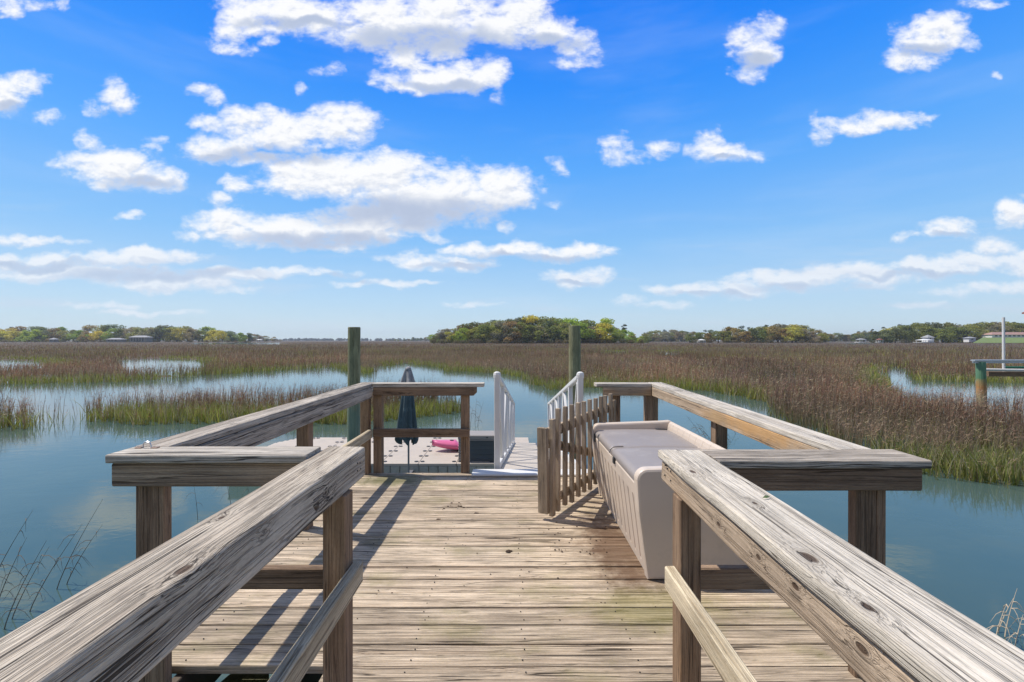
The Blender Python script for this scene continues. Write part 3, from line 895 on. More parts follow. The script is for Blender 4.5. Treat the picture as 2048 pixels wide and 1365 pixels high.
# right side rail
ZR = 0.925
t = rail_thing('right hand side railing of the platform behind the storage bench', (1.5, 3.4, 0))
part(t, 'cap_rail', M['cap'], lambda mb: mb.plank((1.553, 2.052, ZR - .019), (1.553, 4.955, ZC - .019), 0.150, 0.036, r=0.006, seg=50, wob=0.0022, cs=2))
part(t, 'beam', M['beam'], lambda mb: mb.plank((1.494, 1.93, ZR - .0845), (1.494, 4.80, ZC - .0845), 0.038, 0.090, r=0.006, seg=40, wob=0.002, cs=2, tone=.9))
part(t, 'mid_rail', M['mid'], lambda mb: mb.plank((1.494, 1.93, 0.430), (1.494, 4.80, 0.430), 0.040, 0.089, r=0.004, seg=8, wob=0.001))
post(t, 1.5145, 1.603, 3.38, 3.468, ZC - .056)
post(t, 1.5145, 1.575, 4.90, 4.955, ZC - .038)
# right far rail
t = rail_thing('short right rear railing the picket gate hangs from', (1.2, 4.85, 0))
part(t, 'cap_rail', M['cap'], lambda mb: mb.plank((0.890, 4.88, ZC - .020), (1.476, 4.88, ZC - .020), 0.150, 0.036, r=0.005, seg=10, wob=0.0015, cs=2))
part(t, 'beam', M['beam'], lambda mb: mb.plank((0.965, 4.823, ZC - .0845), (1.472, 4.823, ZC - .0845), 0.038, 0.090, r=0.004, seg=8, wob=0.001))
post(t, 1.066, 1.155, 4.845, 4.934, ZC - .042)
post(t, 1.425, 1.5125, 4.845, 4.934, ZC - .042)
# right near cross rail
ZR = 0.925
t = rail_thing('right front cross railing, dark fronted beam beneath a grey cap', (1.2, 1.93, 0))
part(t, 'cap_rail', M['capgrey'], lambda mb: mb.plank((0.842, 1.950, ZR - .018), (1.712, 1.950, ZR - .018), 0.198, 0.034, r=0.006, seg=18, wob=0.002, cs=2))
part(t, 'beam', M['post'], lambda mb: mb.plank((0.80, 1.880, ZR - .082), (1.680, 1.880, ZR - .082), 0.038, 0.092, r=0.004, seg=10, wob=0.001, tone=.1))
part(t, 'mid_rail', M['post'], lambda mb: mb.plank((0.735, 1.890, 0.430), (1.44, 1.890, 0.430), 0.038, 0.086, r=0.004, seg=8, wob=0.001))
post(t, 1.438, 1.526, 1.902, 1.95, ZR - .037, -2.2)
post(t, 1.5275, 1.566, 1.902, 1.97, ZR - .037, -2.2)
# right near (walkway) rail
t = rail_thing('right walkway railing nearest the camera, pale cap split from its knotty beam', (0.72, 0, 0))
part(t, 'cap_rail', M['capR'], lambda mb: mb.plank((0.640, -2.2, ZR - .016), (0.747, 2.03, ZR - .016), 0.190, 0.038, r=0.010, seg=90, wob=0.0048, cs=3, tone=.5, off=Vector((0, 0, 0))))
part(t, 'beam', M['beamR'], lambda mb: mb.plank((0.590, -2.2, ZR - .0835), (0.697, 2.01, ZR - .0835), 0.072, 0.088, r=0.009, seg=60, wob=0.003, cs=2, tone=.5, off=Vector((0, 0, 0))))
part(t, 'mid_rail', M['mid'], lambda mb: mb.plank((0.624, -2.2, 0.478), (0.624, 1.80, 0.478), 0.041, 0.089, r=0.005, seg=30, wob=0.0015, tone=.9))
post(t, 0.652, 0.734, 1.76, 1.848, ZR - .129)
post(t, 0.646, 0.734, -0.35, -0.262, ZR - .129)
for (px, py) in ((1331, 931), (1335, 938), (1342, 943), (1330, 951), (1342, 962)):
    d = .657 * F / (px - 1024); z = CAMH - (py - 681) * d / F
    part(t, 'bolt_hole', M['black'], lambda mb: mb.tube([(.664, d, z), (.654, d, z)], .0035, 8))
lf = MB()
lf.add([(0.765, 1.39, ZR + .008), (0.778, 1.397, ZR + .013), (0.795, 1.40, ZR + .010), (0.779, 1.388, ZR + .007)], [(0, 1, 3), (1, 2, 3)])
tag(lf.build('leaf', M['leafgreen']), 'small dark green leaf lying on the pale right walkway rail', 'leaf')

# bolt holes on the ends of the near rails
# ------------------------------------------------------------------ picket gate
ga, gb = Vector((0.262, 3.575, 0)), Vector((1.050, 4.80, 0))
gd = (gb - ga).normalized(); gn = Vector((-gd.y, gd.x, 0))      # gn points to the far-left side
t = thing('picket_gate', 'open wooden picket gate swung back beside the storage bench', 'gate', tuple(ga))
def pick(s, w, z0, z1, side=-0.035, th=0.034, lab=None):
    c = ga + gd * s + gn * side
    part(t, 'picket', M['gate'], lambda mb: mb.plank((c.x, c.y, z0), (c.x + random.uniform(-.004, .004), c.y, z1), w, th, up=tuple(gn), r=0.003, seg=4, wob=0.0015))
Lg = (gb - ga).length
cst = ga + gd * 0.0 + gn * 0.012
part(t, 'stile', M['gate'], lambda mb: mb.plank((cst.x, cst.y, 0.055), (cst.x - .01, cst.y, 0.725), 0.085, 0.04, up=tuple(gd), r=0.003, seg=4, wob=.0015))
pick(0.052, 0.05, 0.025, 0.79)
for k in range(10):
    pick(0.145 + k * 0.1315, 0.037, 0.035 + .01 * math.sin(k * 2.2), 0.863 + 0.006 * math.sin(k * 3.1))
pick(1.43, 0.05, 0.06, 0.79)
def grail(a, b, w=0.075):
    p = ga + gd * a[0]; q = ga + gd * b[0]
    part(t, 'rail', M['gate'], lambda mb: mb.plank((p.x, p.y, a[1]), (q.x, q.y, b[1]), 0.034, w, r=0.003, seg=4, wob=.0015))
grail((0.03, 0.675), (Lg, 0.715), 0.085)
grail((0.03, 0.13), (Lg, 0.115))
part(t, 'brace', M['gate'], lambda mb: mb.plank(tuple(ga + gd * 0.04 + Vector((0, 0, 0.60))), tuple(ga + gd * (Lg - .03) + Vector((0, 0, 0.19))), 0.033, 0.075, r=0.003))
for z in (0.68, 0.2):
    hp = ga + gd * (Lg - .02)
    part(t, 'hinge', M['brass'], lambda mb: mb.box(hp.x - .02, hp.x + .05, 4.822, 4.828, z, z + .05, .001))

# ------------------------------------------------------------------ resin storage bench
def extrude_y(mb, prof, y0, y1, rb=0.012):
    """closed outline (x,z) extruded along y with rounded rims"""
    n = len(prof)
    c = [Vector(p) for p in prof]
    def inset(d):
        out = []
        for i in range(n):
            a = (c[i] - c[i - 1]).normalized(); b = (c[(i + 1) % n] - c[i]).normalized()
            na = Vector((-a.y, a.x)); nb = Vector((-b.y, b.x))
            m_ = (na + nb); 
            if m_.length < 1e-6: m_ = na
            m_.normalize()
            out.append(c[i] + m_ * (d / max(0.5, m_.dot(na))))
        return out
    st = [(y0, rb), (y0 + rb * .3, rb * .3), (y0 + rb, 0), (y1 - rb, 0), (y1 - rb * .3, rb * .3), (y1, rb)]
    vs = []
    for (y, d) in st:
        for p in inset(d): vs.append((p.x, y, p.y))
    fs = []
    for k in range(len(st) - 1):
        for j in range(n):
            j2 = (j + 1) % n
            fs.append((k * n + j, (k + 1) * n + j, (k + 1) * n + j2, k * n + j2))
    fs.append(tuple(range(n))); e = (len(st) - 1) * n
    fs.append(tuple(range(e, e + n))[::-1])
    mb.add(vs, fs)
def arc(cx, cz, r, a0, a1, n=6):
    return [(cx + r * math.cos(R(a0 + (a1 - a0) * k / n)), cz + r * math.sin(R(a0 + (a1 - a0) * k / n))) for k in range(n + 1)]
bench = thing('storage_bench', 'large taupe resin storage bench with grey lid on the deck', 'storage bench', (1.13, 3.45, 0))
# counter-clockwise outline (x right, z up)
end_prof = [(0.800, 0.002), (1.455, 0.002)] + arc(1.435, 0.645, 0.035, 0, 90, 5) + [(1.36, 0.674)] + arc(0.800, 0.588, 0.066, 95, 178, 7) + [(0.745, 0.40), (0.775, 0.18)]
part(bench, 'end_panel', M['resin'], lambda mb: extrude_y(mb, end_prof, 2.675, 2.755, 0.016), smooth=False)
part(bench, 'end_panel', M['resin'], lambda mb: extrude_y(mb, end_prof, 4.13, 4.21, 0.016))
def front_panel(mb):
    ys = [2.756]; gr = []
    for k in range(11):
        g = 2.845 + k * 0.120
        ys += [g - .0101, g - .0035, g + .0035, g + .0101]; gr.append(g)
    ys.append(4.129)
    zs = [0.002, 0.048, 0.058, 0.12, 0.25, 0.40, 0.452, 0.462, 0.535, 0.560]
    vs = []
    for z in zs:
        bx = 0.812 - 0.062 * min(1, z / 0.5)
        for i, y in enumerate(ys):
            deep = any(abs(y - g) < .006 for g in gr) and 0.055 < z < 0.455
            vs.append((bx + (0.016 if deep else 0) + (0.0 if z < .55 else 0.012), y, z))
    n = len(ys)
    fs = [(i * n + j, (i + 1) * n + j, (i + 1) * n + j + 1, i * n + j + 1) for i in range(len(zs) - 1) for j in range(n - 1)]
    mb.add(vs, fs)
    mb.box(0.79, 0.86, 2.756, 4.129, 0.50, 0.558, .003)
part(bench, 'front_panel', M['resin'], front_panel)
def lid(mb, y0, y1):
    prof = [(0.752, 0.548), (0.747, 0.570), (0.752, 0.588), (0.768, 0.601), (0.80, 0.606), (1.0, 0.611), (1.2, 0.611), (1.405, 0.606)]
    ys = [y0, y0 + .006, y0 + .02] + [y0 + (y1 - y0) * k / 8 for k in range(1, 8)] + [y1 - .02, y1 - .006, y1]
    vs = []
    for y in ys:
        e = min(y - y0, y1 - y)
        dz = -0.012 * max(0, 1 - e / .02) ** 2
        for (x, z) in prof:
            vs.append((x - (dz * .6 if x < .8 else 0), y, z + dz + (.003 * math.sin((y - y0) / (y1 - y0) * math.pi) if x > .8 else 0)))
    n = len(prof)
    fs = [(i * n + j, (i + 1) * n + j, (i + 1) * n + j + 1, i * n + j + 1) for i in range(len(ys) - 1) for j in range(n - 1)]
    mb.add(vs, [f[::-1] for f in fs])
for (a, b) in ((2.758, 3.428), (3.436, 4.127)):
    part(bench, 'lid', M['resinlid'], lambda mb: lid(mb, a, b), smooth=True)
def back_rest(mb):
    # rolled back rest with shallow ribs
    prof = [(1.406, 0.596), (1.412, 0.635), (1.422, 0.664), (1.440, 0.678), (1.458, 0.672), (1.468, 0.650), (1.470, 0.60), (1.470, 0.002)]
    ys = []
    y = 2.756
    while y < 4.13:
        ys += [y, y + .006, y + .06, y + .118]
        y += 0.1248
    ys = [q for q in ys if q < 4.129] + [4.129]
    vs = []
    for i, y in enumerate(ys):
        groove = (i % 4 == 0)
        for (x, z) in prof:
            s = -0.0045 if groove and z > .6 else 0
            vs.append((x - s * .6 * (1 if x < 1.44 else -1), y, z + s))
    n = len(prof)
    fs = [(i * n + j, (i + 1) * n + j, (i + 1) * n + j + 1, i * n + j + 1) for i in range(len(ys) - 1) for j in range(n - 1)]
    mb.add(vs, [f[::-1] for f in fs])
part(bench, 'back_rest', M['resin'], back_rest, smooth=False)
part(bench, 'latch', M['black'], lambda mb: mb.box(0.738, 0.756, 3.30, 3.345, 0.515, 0.560, .002))
part(bench, 'latch', M['black'], lambda mb: mb.box(0.739, 0.757, 4.085, 4.115, 0.50, 0.57, .002))
part(bench, 'hinge_slot', M['black'], lambda mb: mb.box(1.30, 1.395, 4.085, 4.122, 0.604, 0.6125, .002))
def seamf(mb):
    pts = []
    for (x, z) in ((0.735, .565), (0.742, .592), (0.765, .609), (0.80, .613), (0.84, .614)): pts.append((x, 3.434, z))
    mb.tube(pts, 0.006, 6)
part(bench, 'lid_lip', M['resinlid'], seamf)
part(bench, 'floor_panel', M['resin'], lambda mb: mb.box(0.83, 1.45, 2.77, 4.12, 0.01, 0.03))

# ------------------------------------------------------------------ gangway down to the float
ga0 = Vector((0.29, 4.97, -0.015)); ga1 = Vector((0.50, 11.75, -1.235))
gx = (ga1 - ga0); GL = gx.length; gx.normalize()
gyv = Vector((1, -0.031, 0)).normalized()          # to the right
gz = gyv.cross(gx).normalized()
HW = 0.455
gw = thing('gangway', 'white railed gangway sloping from the deck down to the floating dock', 'gangway', tuple(ga0))
def gp(s, a, h): return ga0 + gx * s + gyv * a + gz * h
def gfloor(mb):
    s = 0.0
    while s < GL - .01:
        e = min(s + 0.148, GL)
        mb.plank(tuple(gp(s + (e - s) / 2 - .002, -HW + .03, -.012)), tuple(gp(s + (e - s) / 2 - .002, HW - .03, -.012)), e - s - .006, 0.024, up=tuple(gz), r=.003)
        s += 0.15
part(gw, 'walking_surface', M['gang'], gfloor)
for sgn in (-1, 1):
    a = sgn * HW
    part(gw, 'side_beam', M['white'], lambda mb: mb.plank(tuple(gp(0, a, 0.02)), tuple(gp(GL, a, 0.02)), 0.05, 0.10, up=tuple(gz), r=.004))
    part(gw, 'hand_rail', M['white'], lambda mb: mb.plank(tuple(gp(-.02, a, 1.02)), tuple(gp(GL, a, 1.0)), 0.06, 0.06, up=tuple(gz), r=.015, cs=3))
    b0 = gp(0.03, a, 0)
    part(gw, 'post', M['white'], lambda mb: mb.plank((b0.x, b0.y - .01, -0.0), (b0.x, b0.y - .01, 1.035), 0.062, 0.062, up=(0, 1, 0), r=.006))
    part(gw, 'post_cap', M['white'], lambda mb: mb.tube([(b0.x, b0.y - .01, 1.0), (b0.x, b0.y - .01, 1.035), (b0.x, b0.y - .01, 1.058), (b0.x, b0.y - .01, 1.07)], [.040, .042, .036, .016], 10))
    nb = 7
    for k in range(1, nb + 1):
        s = GL * k / nb - (.03 if k == nb else 0)
        part(gw, 'baluster', M['white'], lambda mb: mb.plank(tuple(gp(s, a, .03)), tuple(gp(s, a, 0.99)), 0.055, 0.10, up=tuple(gx), r=.004))
        s0 = GL * (k - 1) / nb + .05; s1 = s - .05
        if k % 2: s0, s1 = s1, s0
        part(gw, 'brace', M['white'], lambda mb: mb.plank(tuple(gp(s0, a, .07)), tuple(gp(s1, a, 0.97)), 0.035, 0.045, up=tuple(gx), r=.004))

# ------------------------------------------------------------------ floating dock
ZF = -1.33
fd = thing('floating_dock', 'beige plastic floating dock of joined sections behind the platform', 'floating dock', (-2.5, 11.4, ZF))
JX = [-2.09 + 0.85 * k for k in range(-5, 4)]
FY0, FY1 = 10.12, 12.85
for i in range(len(JX) - 1):
    x0, x1 = JX[i] + .006, JX[i + 1] - .006
    def sec(mb, x0=x0, x1=x1, i=i):
        y = FY0
        k = 0
        while y < FY1 - .02:
            e = min(y + 0.1365, FY1)
            cut = 0.0
            if i == 0: cut = max(0, 0.45 * ((y - 12.1) / .75)) if y > 12.1 else 0
            mb.plank((x0 + cut, (y + e) / 2, ZF - .03), (x1, (y + e) / 2, ZF - .03), e - y - .004, 0.06, r=.006)
            y = e; k += 1
    part(fd, 'section', M['float'], sec)
def fside(mb):
    mb.box(JX[0] + .02, JX[-1] - .02, FY0 + .03, FY1 - .5, ZF - .45, ZF - .062, .01)
    x = JX[0] + .03
    while x < JX[-1] - .1:
        mb.box(x, x + .19, FY0, FY0 + .05, ZF - .46, ZF - .064, .012, tone=random.random())
        x += .2125
part(fd, 'float_side', M['floatside'], fside)
def coup(mb):
    for x in JX[1:-1]:
        for k in range(6):
            y = 10.28 + .49 * k
            for s in (-1, 1):
                mb.tube([(x + s * .068, y, ZF - .004), (x + s * .068, y, ZF + .012)], [.05, .044], 12)
        mb.box(x - .008, x + .008, FY0, FY1 - .05, ZF - .03, ZF - .012, .002)
kind(part(fd, 'coupler', M['black'], coup), 'stuff')

# guide pilings
def piling(x, y, r, z0, z1, mat, label, lean=(0, 0)):
    o = MB()
    n = 14; pts = []; rr = []
    for k in range(n + 1):
        f_ = k / n
        pts.append((x + lean[0] * f_, y + lean[1] * f_, z0 + (z1 - z0) * f_))
        rr.append(r * (1.04 - 0.05 * f_) * (1 + random.uniform(-.012, .012)))
    pts.append((x + lean[0], y + lean[1], z1 + .012)); rr.append(r * .93)
    o.tube(pts, rr, 22)
    ob = o.build('piling', mat, None, smooth=False)
    return tag(ob, label, 'piling', 'round wooden guide pilings')
pL = atd(708, 656, 10.0)
piling(pL.x, 9.93, 0.133, -3.5, pL.z, M['pileleft'], 'tall round greenish piling left of the folded umbrella', (0.03, 0))
pR = atd(1151, 653, 10.0)
piling(pR.x, 9.93, 0.130, -3.5, pR.z, M['pile'], 'tall round olive piling behind the right gangway rail', (-0.03, 0))

# ------------------------------------------------------------------ folded umbrella
ux, uy = (817 - 1024) * 9.8 / F, 9.8
ztop = CAMH - (735 - 681) * uy / F
zbot = CAMH - (884 - 681) * uy / F
um = thing('patio_umbrella', 'folded teal canvas umbrella with faded grey top', 'umbrella', (ux, uy, -1.6))
def canopy(mb, z0, z1, r0, r1, seed, folds=7, sag=0.08):
    nz, na = 22, 84
    vs = []
    for i in range(nz + 1):
        f_ = i / nz
        r = r0 + (r1 - r0) * (f_ ** 0.85)
        for j in range(na):
            an = 2 * math.pi * j / na
            fo = math.cos(an * folds + seed + 0.8 * math.sin(an * 2 + seed)) * (0.12 + 0.20 * f_)
            rr = r * (1 + fo)
            z = z0 + (z1 - z0) * f_ + (math.sin(an * folds * 1.0 + seed * 2) * sag * f_ ** 3)
            vs.append((ux + rr * math.cos(an) * (1.12 if math.cos(an) < 0 else .9), uy + rr * math.sin(an) * .8, z))
    fs = [(i * na + j, i * na + (j + 1) % na, (i + 1) * na + (j + 1) % na, (i + 1) * na + j) for i in range(nz) for j in range(na)]
    mb.add(vs, fs)
part(um, 'canopy', M['teal'], lambda mb: canopy(mb, ztop - .12, zbot + .02, 0.06, 0.20, 1.3), smooth=True)
def vent(mb):
    canopy(mb, ztop - .02, ztop - .36, 0.055, 0.135, 0.4, 5, 0.04)
part(um, 'vent_cap', M['greycanvas'], vent, smooth=True)
part(um, 'finial', M['greycanvas'], lambda mb: mb.tube([(ux, uy, ztop - .07), (ux, uy, ztop - .03), (ux, uy, ztop), (ux, uy, ztop + .015)], [.06, .062, .045, .012], 10), smooth=True)
part(um, 'pole', M['pole'], lambda mb: mb.tube([(ux, uy, -1.72), (ux, uy, ztop - .05)], 0.021, 10))
for z in (ZF - .20, ZF - .36): part(um, 'clamp', M['pole'], lambda mb: mb.box(ux - .05, ux + .05, uy - .03, FY0 + .01, z, z + .07))

# ------------------------------------------------------------------ pink kayak
def hull(mb, A, B, wid, hgt):
    A = Vector(A); B = Vector(B); ax = (B - A); L = ax.length; ax.normalize()
    sd = Vector((ax.y, -ax.x, 0))
    ns, nc = 26, 16
    vs = []
    for i in range(ns + 1):
        f_ = i / ns
        w = wid * (math.sin(math.pi * min(1, f_ * 1.0)) ** 0.55) if 0 < f_ < 1 else 0.02
        w = max(w, .02)
        rock = 0.10 * (2 * f_ - 1) ** 2 * hgt / .3
        for j in range(nc):
            an = 2 * math.pi * j / nc
            y = math.cos(an) * w / 2
            z = math.sin(an)
            zz = (z * hgt * .45 if z > 0 else z * hgt * .55) * (0.55 + .45 * math.sin(math.pi * f_))
            if z > 0.3 and 0.35 < f_ < 0.72: zz *= 0.15          # cockpit hollow
            vs.append(A + ax * (L * f_) + sd * y + Vector((0, 0, zz + hgt * .5 + rock)))
    fs = [(i * nc + j, i * nc + (j + 1) % nc, (i + 1) * nc + (j + 1) % nc, (i + 1) * nc + j) for i in range(ns) for j in range(nc)]
    fs += [tuple(range(nc)), tuple(range(ns * nc, (ns + 1) * nc))[::-1]]
    mb.add(vs, fs)
ky = thing('kayak', 'pink kayak lying on the floating dock beside the dark storage box', 'kayak', (-1.1, 11.25, ZF))
part(ky, 'hull', M['pink'], lambda mb: hull(mb, (-1.98, 11.25, ZF + .012), (-0.30, 11.60, ZF + .012), 0.58, 0.25), smooth=True)
part(ky, 'hatch', M['black'], lambda mb: mb.tube([(-1.50, 11.33, ZF + .225), (-1.50, 11.33, ZF + .262)], .05, 12))
part(ky, 'seat', M['black'], lambda mb: mb.box(-1.0, -0.7, 11.36, 11.56, ZF + .17, ZF + .24, .02))

# ------------------------------------------------------------------ dark storage box on the float
bx0, bx1, by0, by1 = -1.19, -0.27, 10.28, 10.80
zt = CAMH - (871 - 681) * by0 / F
sb = thing('dock_box', 'dark grey storage box with brown lid on the floating dock', 'storage box', (-.7, 10.5, ZF))
part(sb, 'body', M['boxfront'], lambda mb: (mb.box(bx0 + .02, bx1, by0, by1, ZF + .004, zt - .12, .012), [mb.box(bx0 + .12, bx1 - .06, by0 - .006, by0 + .002, ZF + .06 + .1 * k, ZF + .07 + .1 * k, .002) for k in range(4)]))
def corner(mb):
    for k in range(8):
        mb.box(bx0 - .02, bx0 + .10, by0 - .014, by1 + .01, ZF + .01 + k * .061, ZF + .06 + k * .061, .008)
part(sb, 'side_panel', M['boxside'], corner)
part(sb, 'lid', M['boxlid'], lambda mb: (mb.box(bx0 - .03, bx1 + .02, by0 - .02, by1 + .02, zt - .10, zt, .015), mb.box(bx0 - .02, bx1 + .01, by0 - .03, by1, zt - .12, zt - .098, .006)))
for x in (-.98, -.58): part(sb, 'latch', M['black'], lambda mb: mb.box(x, x + .04, by0 - .026, by0 - .018, zt - .06, zt - .035, .002))

# ------------------------------------------------------------------ boat lift at the right
bl = thing('boat_lift', 'boat lift of galvanised beams on a green and rust piling in the marsh', 'boat lift', (20.6, 20, ZW))
def rx(px, py, d): return atd(px, py, d)
part(bl, 'piling', M['liftpile'], lambda mb: mb.tube([(20.66, 20, -3.2), (20.64, 20, -1.0), (20.6, 20, 0.46)], [.19, .175, .165], 16), label='round piling green on top and rust orange below')
part(bl, 'piling', M['liftpile'], lambda mb: mb.tube([(26.8, 20, -3.2), (26.8, 20, 0.46)], [.20, .185], 16))
part(bl, 'piling', M['liftpile'], lambda mb: mb.tube([(28.6, 24.3, -3.2), (28.6, 24.3, 0.46)], [.20, .185], 16))
part(bl, 'top_beam', M['galv'], lambda mb: (mb.box(20.25, 27.2, 19.90, 20.10, 0.50, 0.56, .01), mb.box(20.25, 27.2, 19.98, 20.02, 0.44, 0.50, .004), mb.box(20.3, 27.2, 19.92, 20.08, 0.41, 0.44, .004)))
part(bl, 'top_beam', M['galv'], lambda mb: (mb.box(27.9, 29.2, 24.2, 24.4, 0.50, 0.58, .01),))
part(bl, 'cross_beam', M['galv'], lambda mb: mb.plank((26.8, 20.1, .52), (28.5, 24.2, .52), .2, .2))
part(bl, 'cradle_pipe', M['white'], lambda mb: mb.tube([(20.9, 20.4, 0.10), (27.2, 20.4, 0.0)], .06, 10))
part(bl, 'cradle_bunk', M['post'], lambda mb: mb.plank((21.8, 20.9, -0.13), (27.2, 20.9, -0.16), .2, .22))
part(bl, 'cradle_frame', M['green'], lambda mb: (mb.box(23.8, 27.0, 22.0, 22.1, 0.05, 0.15, .01), mb.box(24.0, 24.1, 22.0, 22.1, -.2, 0.05, .01)))
part(bl, 'guide_pole', M['white'], lambda mb: mb.tube([(22.7, 21, -0.1), (22.68, 21, 2.47)], .055, 12), label='tall white guide pole')
# boathouse whose eave corner shows at the right edge
bh = thing('boathouse', 'boathouse with red brown hipped roof whose eave pokes in at right edge', 'boathouse', (45, 30, ZW))
ex, ey, ez = 41.45, 30.0, 3.55
def hip(mb, x0, x1, y0, y1, z, h, ov=0.18):
    cx0, cx1 = x0 + (y1 - y0) / 2, x1 - (y1 - y0) / 2
    if cx1 < cx0: cx0 = cx1 = (x0 + x1) / 2
    cy = (y0 + y1) / 2
    vs = [(x0, y0, z), (x1, y0, z), (x1, y1, z), (x0, y1, z), (x0, y0, z + ov), (x1, y0, z + ov), (x1, y1, z + ov), (x0, y1, z + ov), (cx0, cy, z + h), (cx1, cy, z + h)]
    mb.add(vs, [(3, 2, 1, 0), (0, 1, 5, 4), (1, 2, 6, 5), (2, 3, 7, 6), (3, 0, 4, 7), (4, 5, 9, 8), (5, 6, 9), (6, 7, 8, 9), (7, 4, 8)])
part(bh, 'roof', M['roofred'], lambda mb: hip(mb, ex, ex + 9, ey, ey + 7, ez, 1.9, .12))
for (x, y) in ((ex + .9, ey + .7), (ex + 8.2, ey + .7), (ex + .9, ey + 6.3), (ex + 8.2, ey + 6.3)):
    part(bh, 'post', M['post'], lambda mb: mb.tube([(x, y, -3), (x, y, ez)], .13, 10))

# ------------------------------------------------------------------ far shore: ground, houses, trees
def shore(name, pts, z, w, mat):
    """low bank of land: centre line points (x,y), half depth w"""
    mb = MB()
    n = len(pts)
    rows = [(-w, ZW - .1), (-w * .9, z * .5 + ZW * .5), (-w * .6, z), (w * 2.5, z + .4)]
    vs = []
    for (dy, zz) in rows:
        for (x, y) in pts:
            l = math.hypot(x, y)
            vs.append((x + x / l * dy, y + y / l * dy + random.uniform(-1, 1) * w * .1, zz))
    fs = [(r_ * n + i, r_ * n + i + 1, (r_ + 1) * n + i + 1, (r_ + 1) * n + i) for r_ in range(3) for i in range(n - 1)]
    mb.add(vs, fs)
    return kind(mb.build(name, mat), 'structure')
def radial(px0, px1, d0, d1, n=16):
    out = []
    for k in range(n):
        f_ = k / (n - 1)
        px = px0 + (px1 - px0) * f_; d = d0 + (d1 - d0) * f_
        out.append(((px - 1024) * d / F, d))
    return out
M['shoreland'] = plain('shore_undergrowth', (0.10, 0.085, 0.055), 0.95, var=0.3, scale=0.4)
shore('shore_land', radial(-300, 500, 585, 600), -1.0, 14, M['shoreland'])
shore('shore_land', radial(862, 1300, 372, 380), -1.0, 10, M['shoreland'])
shore('shore_land', radial(1290, 1665, 560, 450), -1.0, 12, M['shoreland'])
shore('shore_land', radial(1650, 2400, 640, 400), -1.0, 12, M['shoreland'])

def leafmat(name):
    m, T, b = new_mat(name)
    oc = T.node('ShaderNodeObjectInfo').outputs['Color']
    a = T.node('ShaderNodeAttribute', attribute_name='Col').outputs['Color']
    c = T.mix(1.0, oc, a, 'MULTIPLY')
    T.put(b.inputs['Base Color'], c)
    b.inputs['Roughness'].default_value = 0.7
    b.inputs['Specular IOR Level'].default_value = 0.2
    tr = T.node('ShaderNodeBsdfTranslucent')
    T.put(tr.inputs['Color'], c)
    mx = T.node('ShaderNodeMixShader'); mx.inputs[0].default_value = 0.45
    T.l.new(b.outputs[0], mx.inputs[1]); T.l.new(tr.outputs[0], mx.inputs[2])
    T.l.new(mx.outputs[0], T.n['Material Output'].inputs[0])
    return m
M['leaf'] = leafmat('tree_leaves')

def clump_mesh(name, centres, nleaf, leaf, seed):
    r = np.random.default_rng(seed)
    Ps = []; Cs = []
    tot = sum(c[3] ** 2 for c in centres)
    for (x, y, z, rad, sq) in centres:
        n = max(20, int(nleaf * rad * rad / tot))
        v = r.normal(size=(n, 3)); v /= np.linalg.norm(v, axis=1)[:, None]
        v *= (0.55 + 0.5 * r.random(n))[:, None]
        v[:, 2] *= sq
        Ps.append(np.array([x, y, z]) + v * rad)
        Cs.append(np.full(n, 0.80 + 0.4 * r.random()) * (0.75 + 0.5 * r.random(n)))
    Pc = np.concatenate(Ps); Cc = np.concatenate(Cs)
    n = len(Pc)
    a = r.normal(size=(n, 3)); a /= np.linalg.norm(a, axis=1)[:, None]
    b = np.cross(a, r.normal(size=(n, 3))); b /= np.linalg.norm(b, axis=1)[:, None]
    s = leaf * (0.6 + 0.8 * r.random(n))[:, None]
    V = np.stack([Pc - a * s, Pc + b * s * .7, Pc + a * s, Pc - b * s * .7], 1).reshape(-1, 3)
    me = bpy.data.meshes.new(name)
    me.vertices.add(n * 4); me.vertices.foreach_set('co', V.astype(np.float32).ravel())
    me.loops.add(n * 4); me.loops.foreach_set('vertex_index', np.arange(n * 4, dtype=np.int32))
    me.polygons.add(n); me.polygons.foreach_set('loop_start', np.arange(n, dtype=np.int32) * 4)
    me.update(calc_edges=True)
    C = np.repeat(Cc, 4)
    C = np.stack([C, C, C, np.ones_like(C)], 1)
    ca = me.color_attributes.new('Col', 'FLOAT_COLOR', 'POINT')
    ca.data.foreach_set('color', C.astype(np.float32).ravel())
    me.materials.append(M['leaf'])
    return me
def trunk_mesh(name, limbs):
    mb = MB()
    for (pts, rads) in limbs: mb.tube(pts, rads, 7)
    me = bpy.data.meshes.new(name)
    me.from_pydata(mb.v, [], mb.f); me.materials.append(M['bark'])
    return me
PROTO = {}
